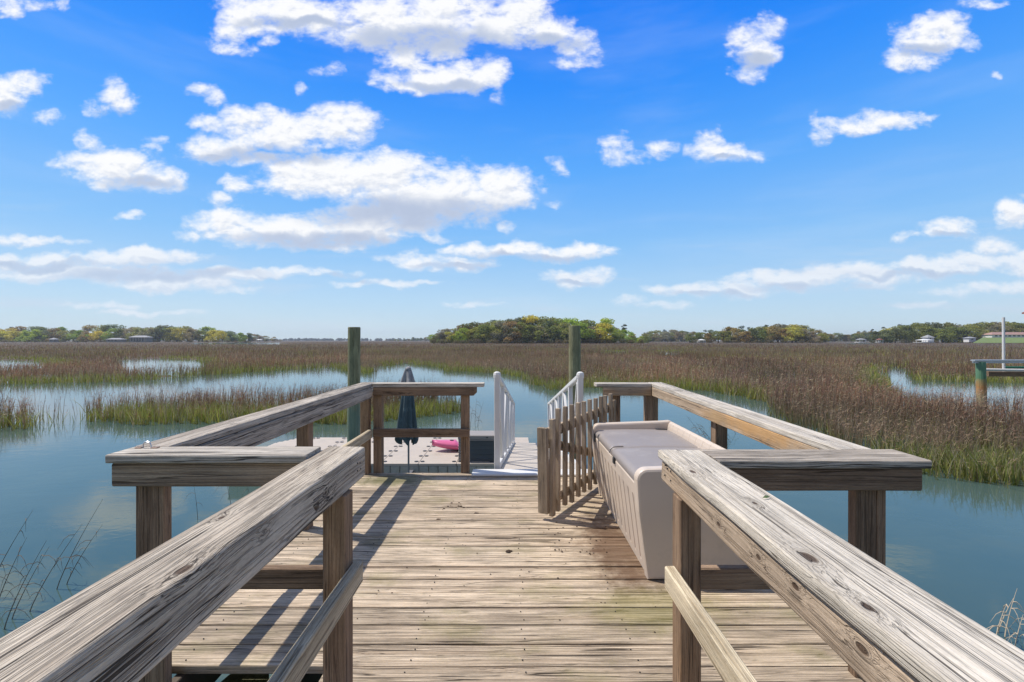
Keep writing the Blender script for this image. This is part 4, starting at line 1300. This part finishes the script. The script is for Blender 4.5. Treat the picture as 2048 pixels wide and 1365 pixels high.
# all prototypes are 1 m tall units (height 1)
for k in range(4):          # broad oaks
    r = random.Random(20 + k)
    cs = []; limbs = [([(0, 0, 0), (r.uniform(-.02, .02), 0, .3), (0, 0, .55)], [.035, .025, .012])]
    for j in range(22):
        an = r.uniform(0, 6.28); q = r.uniform(0.05, 0.42)
        z = r.uniform(0.10, 0.84)
        q *= math.sin(min(1, (1.06 - z) * 1.7) * 1.57)
        cs.append((math.cos(an) * q, math.sin(an) * q, z, r.uniform(.11, .19), .8))
        if j < 6: limbs.append(([(0, 0, .25), (math.cos(an) * q * .6, math.sin(an) * q * .6, z * .8), (math.cos(an) * q, math.sin(an) * q, z)], [.018, .01, .004]))
    cs.append((0, 0, .86, .13, .8))
    PROTO['oak', k] = (clump_mesh('oak_crown', cs, 2300, .026, 5 + k), trunk_mesh('oak_trunk', limbs))
for k in range(3):          # pines: bare trunk, flat clumps at the top
    r = random.Random(40 + k)
    cs = []; limbs = [([(0, 0, 0), (.01, 0, .5), (r.uniform(-.02, .02), 0, .97)], [.018, .013, .005])]
    for j in range(9):
        an = r.uniform(0, 6.28); z = r.uniform(.62, .95); q = r.uniform(.04, .20) * (1.15 - z) / .4
        cs.append((math.cos(an) * q, math.sin(an) * q, z, r.uniform(.06, .105), .5))
        limbs.append(([(0, 0, z - .05), (math.cos(an) * q, math.sin(an) * q, z)], [.006, .003]))
    PROTO['pine', k] = (clump_mesh('pine_crown', cs, 800, .016, 15 + k), trunk_mesh('pine_trunk', limbs))
for k in range(2):          # low bushes
    r = random.Random(60 + k)
    cs = [(r.uniform(-.6, .6), r.uniform(-.3, .3), r.uniform(.2, .65), r.uniform(.22, .38), .9) for j in range(9)]
    PROTO['bush', k] = (clump_mesh('bush_crown', cs, 600, .05, 25 + k), trunk_mesh('bush_trunk', [([(0, 0, 0), (0, 0, .4)], [.05, .03])]))

KINDS = {
 'olive':  ('oak', (0.28, 0.30, 0.075), 'olive green oak'),
 'grey':   ('oak', (0.34, 0.30, 0.18), 'greyish nearly bare tree'),
 'yellow': ('oak', (0.56, 0.49, 0.08), 'yellowish budding tree'),
 'lime':   ('oak', (0.34, 0.44, 0.06), 'bright lime green tree'),
 'rust':   ('oak', (0.34, 0.25, 0.09), 'rusty brown budding tree'),
 'dark':   ('oak', (0.18, 0.21, 0.085), 'dark live oak'),
 'pine':   ('pine', (0.085, 0.11, 0.05), 'tall dark pine'),
 'bush':   ('bush', (0.17, 0.145, 0.075), 'low brown green bush'),
}
ORD = ['first', 'second', 'third', 'fourth', 'fifth', 'sixth', 'seventh', 'eighth', 'ninth', 'tenth', 'eleventh', 'twelfth', 'thirteenth', 'fourteenth', 'fifteenth', 'sixteenth', 'seventeenth', 'eighteenth', 'nineteenth', 'twentieth']
NAMES = {'olive': 'oak_tree', 'grey': 'bare_tree', 'yellow': 'budding_tree', 'lime': 'leafy_tree', 'rust': 'budding_tree', 'dark': 'live_oak_tree', 'pine': 'pine_tree', 'bush': 'bush'}
def lerp_profile(px, prof):
    for (a, b) in zip(prof, prof[1:]):
        if a[0] <= px <= b[0]:
            return a[1] + (b[1] - a[1]) * (px - a[0]) / (b[0] - a[0])
    return prof[0][1] if px < prof[0][0] else prof[-1][1]
def put_tree(kd, px, d, ytop, wf=1.0, zb=-1.2):
    pk, colr, desc = KINDS[kd]
    vs = [k for k in PROTO if k[0] == pk]
    me_c, me_t = PROTO[random.choice(vs)]
    x = (px - 1024) * d / F
    h = CAMH + (681 - ytop) * d / F - zb
    root = bpy.data.objects.new(NAMES[kd], None); COL.objects.link(root)
    root.location = (x, d, zb)
    w = h * wf
    root.scale = (w, w, h)
    root.rotation_euler = (0, 0, random.uniform(0, 6.28))
    root['category'] = 'bush' if kd == 'bush' else 'tree'
    c = bpy.data.objects.new('crown', me_c); COL.objects.link(c); c.parent = root
    v = random.uniform(.8, 1.25)
    c.color = (colr[0] * v * random.uniform(.9, 1.1), colr[1] * v, colr[2] * v * random.uniform(.85, 1.15), 1)
    t_ = bpy.data.objects.new('trunk', me_t); COL.objects.link(t_); t_.parent = root
    return root
def stand(place, group, prof, x0, x1, d, n, mixk, pines, bushes=0, dj=0.06, wf=(1.15, 1.7)):
    lst = []
    def jit(): return random.uniform(-.4, .4) * (x1 - x0) / n
    seq = []
    for k in range(n):
        px = x0 + (x1 - x0) * (k + .5) / n + jit()
        back = k % 2
        kd = random.choice(mixk)
        yt = lerp_profile(px, prof)
        dd = d(px) if callable(d) else d
        dd *= 1 + (dj if back else 0) + random.uniform(-.01, .01)
        hpx = (684 - yt)
        yt2 = yt + (random.uniform(-.16, .16) if back else random.uniform(.03, .30)) * hpx
        seq.append((px, kd, dd, yt2, random.uniform(*wf)))
    for (px, dy) in pines:
        dd = d(px) if callable(d) else d
        seq.append((px, 'pine', dd * (1 + dj * 1.4), lerp_profile(px, prof) + dy, random.uniform(.8, 1.1)))
    for k in range(bushes):
        px = x0 + (x1 - x0) * (k + .5) / bushes + random.uniform(-.5, .5) * (x1 - x0) / bushes
        dd = (d(px) if callable(d) else d) * .972
        seq.append((px, 'bush', dd, 683.5 - random.uniform(4, 8) * 375 / dd, random.uniform(1.2, 1.9)))
    seq.sort()
    cnt = {}
    for (px, kd, dd, yt, wf_) in seq:
        o = put_tree(kd, px, dd, yt, wf_ if kd != 'bush' else wf_)
        i = cnt.get(kd, 0); cnt[kd] = i + 1
        o['label'] = ORD[min(i, 19)] + ' ' + KINDS[kd][2] + ' ' + place + ', from left'
        o['group'] = group
profL = [(-200, 650), (0, 654), (60, 652), (130, 655), (200, 652), (330, 651), (420, 656), (500, 664), (530, 670), (560, 678)]
stand('along the far left shore', 'trees on the left shore', profL, -40, 255, 600, 28, ['olive', 'lime', 'grey', 'rust', 'yellow', 'dark', 'olive', 'grey', 'lime'], [(25, -1), (75, 1), (212, -2)], 14)
stand('on left shore past the pale house', 'trees on the left shore', profL, 255, 505, 610, 24, ['olive', 'lime', 'grey', 'yellow', 'dark', 'dark', 'lime'], [(262, 2), (317, -1), (340, 0), (360, 1), (378, -1), (425, 0), (450, 2), (470, 3), (486, 3)], 12)
stand('at the receding tip of left shore', 'trees on the left shore', profL, 500, 566, 950, 8, ['grey', 'olive', 'dark', 'rust'], [], 0)
profC = [(858, 676), (868, 666), (880, 662), (900, 656), (930, 649), (985, 644), (1010, 638), (1030, 634), (1080, 636), (1140, 638), (1180, 638), (1215, 641), (1240, 655), (1262, 663), (1290, 671)]
stand('on the island, left of right piling', 'trees on the wooded island', profC, 864, 1140, 375, 32, ['olive', 'grey', 'yellow', 'rust', 'lime', 'grey', 'yellow', 'olive', 'dark', 'yellow'], [(873, 1), (989, -6), (1042, -2), (1054, -3), (1085, -1), (1100, -1), (1112, 1)], 16)
stand('on the island, right of piling', 'trees on the wooded island', profC, 1142, 1292, 375, 16, ['olive', 'yellow', 'grey', 'dark', 'lime', 'grey'], [(1134, -2), (1150, 1), (1168, -1), (1206, -1), (1248, -11)], 8)
profR = [(1285, 664), (1330, 660), (1375, 663), (1400, 661), (1435, 661), (1455, 655), (1500, 652), (1560, 648), (1620, 652), (1645, 662), (1660, 674)]
stand('just right of the wooded island', 'trees on the right shore', profR, 1286, 1376, 760, 16, ['dark', 'grey', 'olive'], [(1290, 1), (1302, 0), (1330, -2), (1345, -1), (1365, 1)], 3)
stand('on the middle right shore', 'trees on the right shore', profR, 1372, 1655, 455, 30, ['olive', 'yellow', 'grey', 'dark', 'olive', 'rust'], [(1410, -3), (1458, -3), (1482, -4), (1500, 0), (1530, -2), (1565, -2), (1590, -2), (1610, 0), (1625, 2)], 12)
profR2 = [(1645, 668), (1700, 666), (1740, 662), (1790, 652), (1815, 646), (1850, 644), (1900, 648), (1960, 645), (2048, 641), (2200, 636)]
stand('along the receding right shore', 'trees on the right shore', profR2, 1646, 1745, 800, 18, ['grey', 'olive', 'rust', 'dark'], [(1716, -3), (1728, -3)], 3)
stand('on the nearer right shore', 'trees on the right shore', profR2, 1742, 2110, 425, 32, ['olive', 'yellow', 'dark', 'olive', 'grey'], [(1745, -4), (1768, -4), (1803, -3), (1850, -2), (1877, -2), (1915, -1), (1985, -2), (2030, 0)], 9)
profF = [(640, 682), (700, 681), (760, 680), (800, 677), (840, 674), (866, 671)]
stand('on the far shore left of the island', 'trees on the distant shore', profF, 756, 868, 1250, 12, ['olive', 'dark', 'grey'], [], 0)

# distant hazy wood that reads as one mass
def far_wood():
    cs = []
    r = random.Random(3)
    for k in range(260):
        px = r.uniform(540, 1000); d = r.uniform(2500, 2900)
        x = (px - 1024) * d / F
        h = r.uniform(6, 15)
        cs.append((x, d, -1 + h * .5, h * .6, .9))
    me = clump_mesh('distant_wood', cs, 16000, 2.6, 77)
    o = bpy.data.objects.new('distant_wood', me); COL.objects.link(o)
    o.color = (0.06, 0.07, 0.045, 1)
    kind(tag(o, 'hazy line of woods far behind the marsh', 'woods'), 'stuff')
far_wood()

# houses
def house(name, label, cat, x0, x1, y0, dep, z0, zw, zr, wallm, roofm, win, gable=False):
    o = thing(name, label, cat, ((x0 + x1) / 2, y0, z0))
    part(o, 'wall', M[wallm], lambda mb: mb.box(x0, x1, y0, y0 + dep, z0 - 1.5, zw, .02))
    part(o, 'roof', M[roofm], lambda mb: hip(mb, x0 - .7, x1 + .7, y0 - .7, y0 + dep + .7, zw, zr - zw, .15))
    k = 0
    for (a, b) in win:
        part(o, 'window', M['window'], lambda mb: mb.box(a, b, y0 - .06, y0 + .02, z0 + .7, zw - .35, .01))
    return o
def X_(px, d): return (px - 1024) * d / F
d = 405
zg = CAMH + (681 - 675) * d / F
house('ranch_house', 'long low white house with faded red roof on the lawn at right', 'house', X_(1984, d), X_(2075, d), d, 9, zg, zg + 2.2, zg + 4.6, 'wallwhite', 'rooffar',
      [(X_(1990 + 9 * k, d), X_(1995 + 9 * k, d)) for k in range(8)])
def lawn():
    mb = MB()
    a = [(X_(1945, 372), 372, -0.8), (X_(2200, 372), 372, -0.8), (X_(2200, 400), 400, zg), (X_(1965, 400), 400, zg - .3), (X_(1965, 432), 432, zg), (X_(2200, 432), 432, zg)]
    mb.add(a, [(0, 1, 2, 3), (3, 2, 5, 4)])
    kind(mb.build('lawn', M['lawn']), 'structure')
lawn()
d = 400
house('shed', 'small white shed among the trees left of the long house', 'shed', X_(1938, d), X_(1952, d), d, 5, 1.2, 3.2, 4.6, 'wallwhite', 'roofgrey', [(X_(1943, d), X_(1946, d))])
d = 392
house('cottage', 'pale cottage with grey roof behind the right shore trees', 'house', X_(1856, d), X_(1868, d), d, 6, 1.0, 3.6, 6.2, 'wallwhite', 'roofgrey', [(X_(1860, d), X_(1862, d))])
d = 570
house('shore_house', 'pale two storey house on the left shore', 'house', X_(258, d), X_(294, d), d, 9, -0.5, 5.0, 7.4, 'walltan', 'roofgrey', [(X_(262 + 5.5 * k, d), X_(265 + 5.5 * k, d)) for k in range(5)])
house('shore_house', 'low pale house at left of the two storey one', 'house', X_(212, d), X_(242, d), d, 8, -0.4, 2.4, 4.2, 'walltan', 'roofgrey', [(X_(216 + 7 * k, d), X_(219 + 7 * k, d)) for k in range(3)])
house('shore_house', 'tiny white house nearest the left edge of the far shore', 'house', X_(98, d), X_(108, d), d, 6, -0.4, 2.4, 4.6, 'walltan', 'roofgrey', [(X_(101, d), X_(103, d))])
def pavilion(label, px, d, w, roofm='roofgrey', zt_=2.0):
    x = X_(px, d)
    o = thing('pier_pavilion', label, 'pavilion', (x, d, ZW), 'roofed pier heads along the far shore')
    part(o, 'roof', M[roofm], lambda mb: hip(mb, x - w / 2, x + w / 2, d - w * .4, d + w * .4, zt_ - .2, 1.1, .12))
    part(o, 'platform', M['wallwhite'], lambda mb: mb.box(x - w * .6, x + w * .6, d - w * .4, d + w * .5, -.35, -.1, .02))
    for sx in (-.42, .42):
        for sy in (-.35, .35):
            part(o, 'post', M['wallwhite'], lambda mb: mb.box(x + sx * w - .12, x + sx * w + .12, d + sy * w - .1, d + sy * w + .1, ZW - .5, zt_ - .2, .01))
pavilion('pale roofed pier head, leftmost on the receding right shore', 1722, 350, 5.5)
pavilion('small dark roofed pier head near the pine pair at right', 1759, 380, 4.0, 'roofred')
pavilion('white roofed boat shelter below the cottage at right', 1849, 365, 9.0, 'wallwhite', 1.6)
pavilion('white pier shelter on the middle shore right of the island', 1403, 425, 6.0, 'wallwhite', 1.6)
pavilion('pale pier shelter near the tip of the left shore', 519, 700, 8.0, 'wallwhite', 2.2)

# ------------------------------------------------------------------ reeds standing near the dock
def reed_plant(label, bases, mat, hmin, hmax, lean, seed, leaves=5, rad=.0045, group=None):
    r = random.Random(seed)
    o = thing('reed_clump', label, 'reeds', bases[0], group)
    for (bx, by, bz) in bases:
        h = r.uniform(hmin, hmax); lx = lean[0] + r.uniform(-.12, .12); ly = lean[1] + r.uniform(-.1, .1)
        pts = [Vector((bx + lx * h * f_ ** 1.3, by + ly * h * f_, bz + h * f_)) for f_ in [k / 8 for k in range(9)]]
        def fn(mb):
            mb.tube(pts, [rad * (1 - .75 * k / 8) for k in range(9)], 5)
            for q in range(leaves):
                k = r.randint(2, 7); p = pts[k]
                an = r.uniform(0, 6.28); L = r.uniform(.10, .28)
                dx, dy = math.cos(an), math.sin(an) * .6
                lp = [p + Vector((dx * L * s, dy * L * s, L * (0.55 * s - 1.25 * s * s))) for s in (0, .3, .6, 1)]
                mb.tube(lp, [rad * .7, rad * .65, rad * .5, rad * .15], 4)
        part(o, 'stem', mat, fn)
def wpt(px, py): 
    p = at(px, py, ZW); return (p.x, p.y, ZW - .05)
reed_plant('bent dark reed stems in the water at lower left corner', [wpt(-10, 1215), wpt(20, 1240), wpt(-30, 1195), wpt(5, 1260)], M['reed'], .75, 1.15, (.45, .1), 4, 6, .006, 'dead reeds standing in the water by the dock')
reed_plant('tall leaning reed stems in the water beside the left railing', [wpt(55, 1225), wpt(110, 1180), wpt(130, 1170)], M['reed'], .7, 1.2, (.42, .1), 5, 6, .006, 'dead reeds standing in the water by the dock')
reed_plant('thin reeds seen beneath the left front cross railing', [wpt(395, 1040), wpt(462, 1015), wpt(500, 1010)], M['reed'], .5, .7, (-.25, .1), 6, 3, .005, 'dead reeds standing in the water by the dock')
reed_plant('dry straw coloured reeds at lower right corner', [wpt(1995, 1265), wpt(2010, 1275), wpt(1990, 1285), wpt(2030, 1300), wpt(2050, 1290)], M['reedtan'], .35, .62, (.35, .1), 8, 5, .006, 'dead reeds standing in the water by the dock')
reed_plant('curved reed stems right of the left rear railing', [wpt(940, 860), wpt(950, 845), wpt(935, 835), wpt(955, 852)], M['reed'], .6, 1.1, (.15, 0), 9, 4, .008, 'dead reeds standing in the water by the dock')
reed_plant('spray of dark twiggy reeds behind the storage bench', [wpt(1400 + 12 * k, 868 + (k % 3) * 8) for k in range(7)], M['reed'], .45, .85, (-.7, 0), 10, 10, .006, 'dead reeds standing in the water by the dock')

# ------------------------------------------------------------------ dirt on the deck
def lump(mb, x, y, s, seed):
    r = random.Random(seed)
    n = 10; vs = []
    for (rr, z) in ((1.0, 0), (.9, .45), (.45, .8)):
        for j in range(n):
            an = 6.283 * j / n; q = s * rr * r.uniform(.6, 1.15)
            vs.append((x + q * math.cos(an), y + q * math.sin(an) * .8, 0.001 + z * s * r.uniform(.4, .8)))
    vs.append((x, y, s * .6))
    fs = [(i * n + j, i * n + (j + 1) % n, (i + 1) * n + (j + 1) % n, (i + 1) * n + j) for i in range(2) for j in range(n)]
    fs += [(2 * n + j, 2 * n + (j + 1) % n, 3 * n) for j in range(n)]
    mb.add(vs, fs)
mb = MB(); r = random.Random(5)
for k in range(16): lump(mb, -0.50 + r.gauss(0, .06), 3.86 + r.gauss(0, .04), r.uniform(.004, .012), k)
tag(mb.build('dirt_pile', M['dirt']), 'small scattered pile of dark dirt in the middle of the deck', 'dirt')
for (px, py, s, lab) in ((1016, 1104, .020, 'single dark clod of dirt on the deck centre'), (951, 1028, .016, 'dark clod right below the scattered dirt pile'), (876, 1040, .014, 'dark clod left below the scattered dirt pile')):
    mb = MB(); p = at(px, py, 0); 
    lump(mb, p.x, p.y, s, px); lump(mb, p.x + s, p.y + .006, s * .6, px + 1)
    tag(mb.build('dirt_clod', M['dirt']), lab, 'dirt', 'clods of dirt on the deck')
mb = MB()
for k in range(60):
    x = r.uniform(-.8, .85); y = r.uniform(2.2, 4.5)
    if x > .65 and y > 2.6: continue
    lump(mb, x, y, r.uniform(.003, .007), 200 + k)
for k in range(35): lump(mb, r.gauss(.45, .15), r.gauss(3.25, .25), r.uniform(.003, .008), 300 + k)
kind(tag(mb.build('crumbs', M['dirt']), 'tiny dark crumbs sprinkled over the deck boards', 'debris'), 'stuff')

# ------------------------------------------------------------------ the air
def haze():
    me = bpy.data.meshes.new('haze')
    x0, x1, y0, y1, z0, z1 = -3600, 3600, -280, 3300, -5.0, 60
    v = [(x, y, z) for z in (z0, z1) for (x, y) in ((x0, y0), (x1, y0), (x1, y1), (x0, y1))]
    me.from_pydata(v, [], [(3, 2, 1, 0), (4, 5, 6, 7), (0, 1, 5, 4), (1, 2, 6, 5), (2, 3, 7, 6), (3, 0, 4, 7)])
    o = bpy.data.objects.new('haze', me); COL.objects.link(o)
    m = bpy.data.materials.new('haze_air'); m.use_nodes = True
    T = NT(m.node_tree); T.n.clear()
    pv = T.node('ShaderNodeVolumePrincipled')
    pv.inputs['Color'].default_value = (0.80, 0.88, 1.0, 1)
    pv.inputs['Density'].default_value = 0.00014
    pv.inputs['Anisotropy'].default_value = 0.2
    out = T.node('ShaderNodeOutputMaterial')
    T.l.new(pv.outputs[0], out.inputs['Volume'])
    me.materials.append(m)
    kind(tag(o, 'thin bluish air haze over the far marsh and shores', 'haze'), 'stuff')
haze()
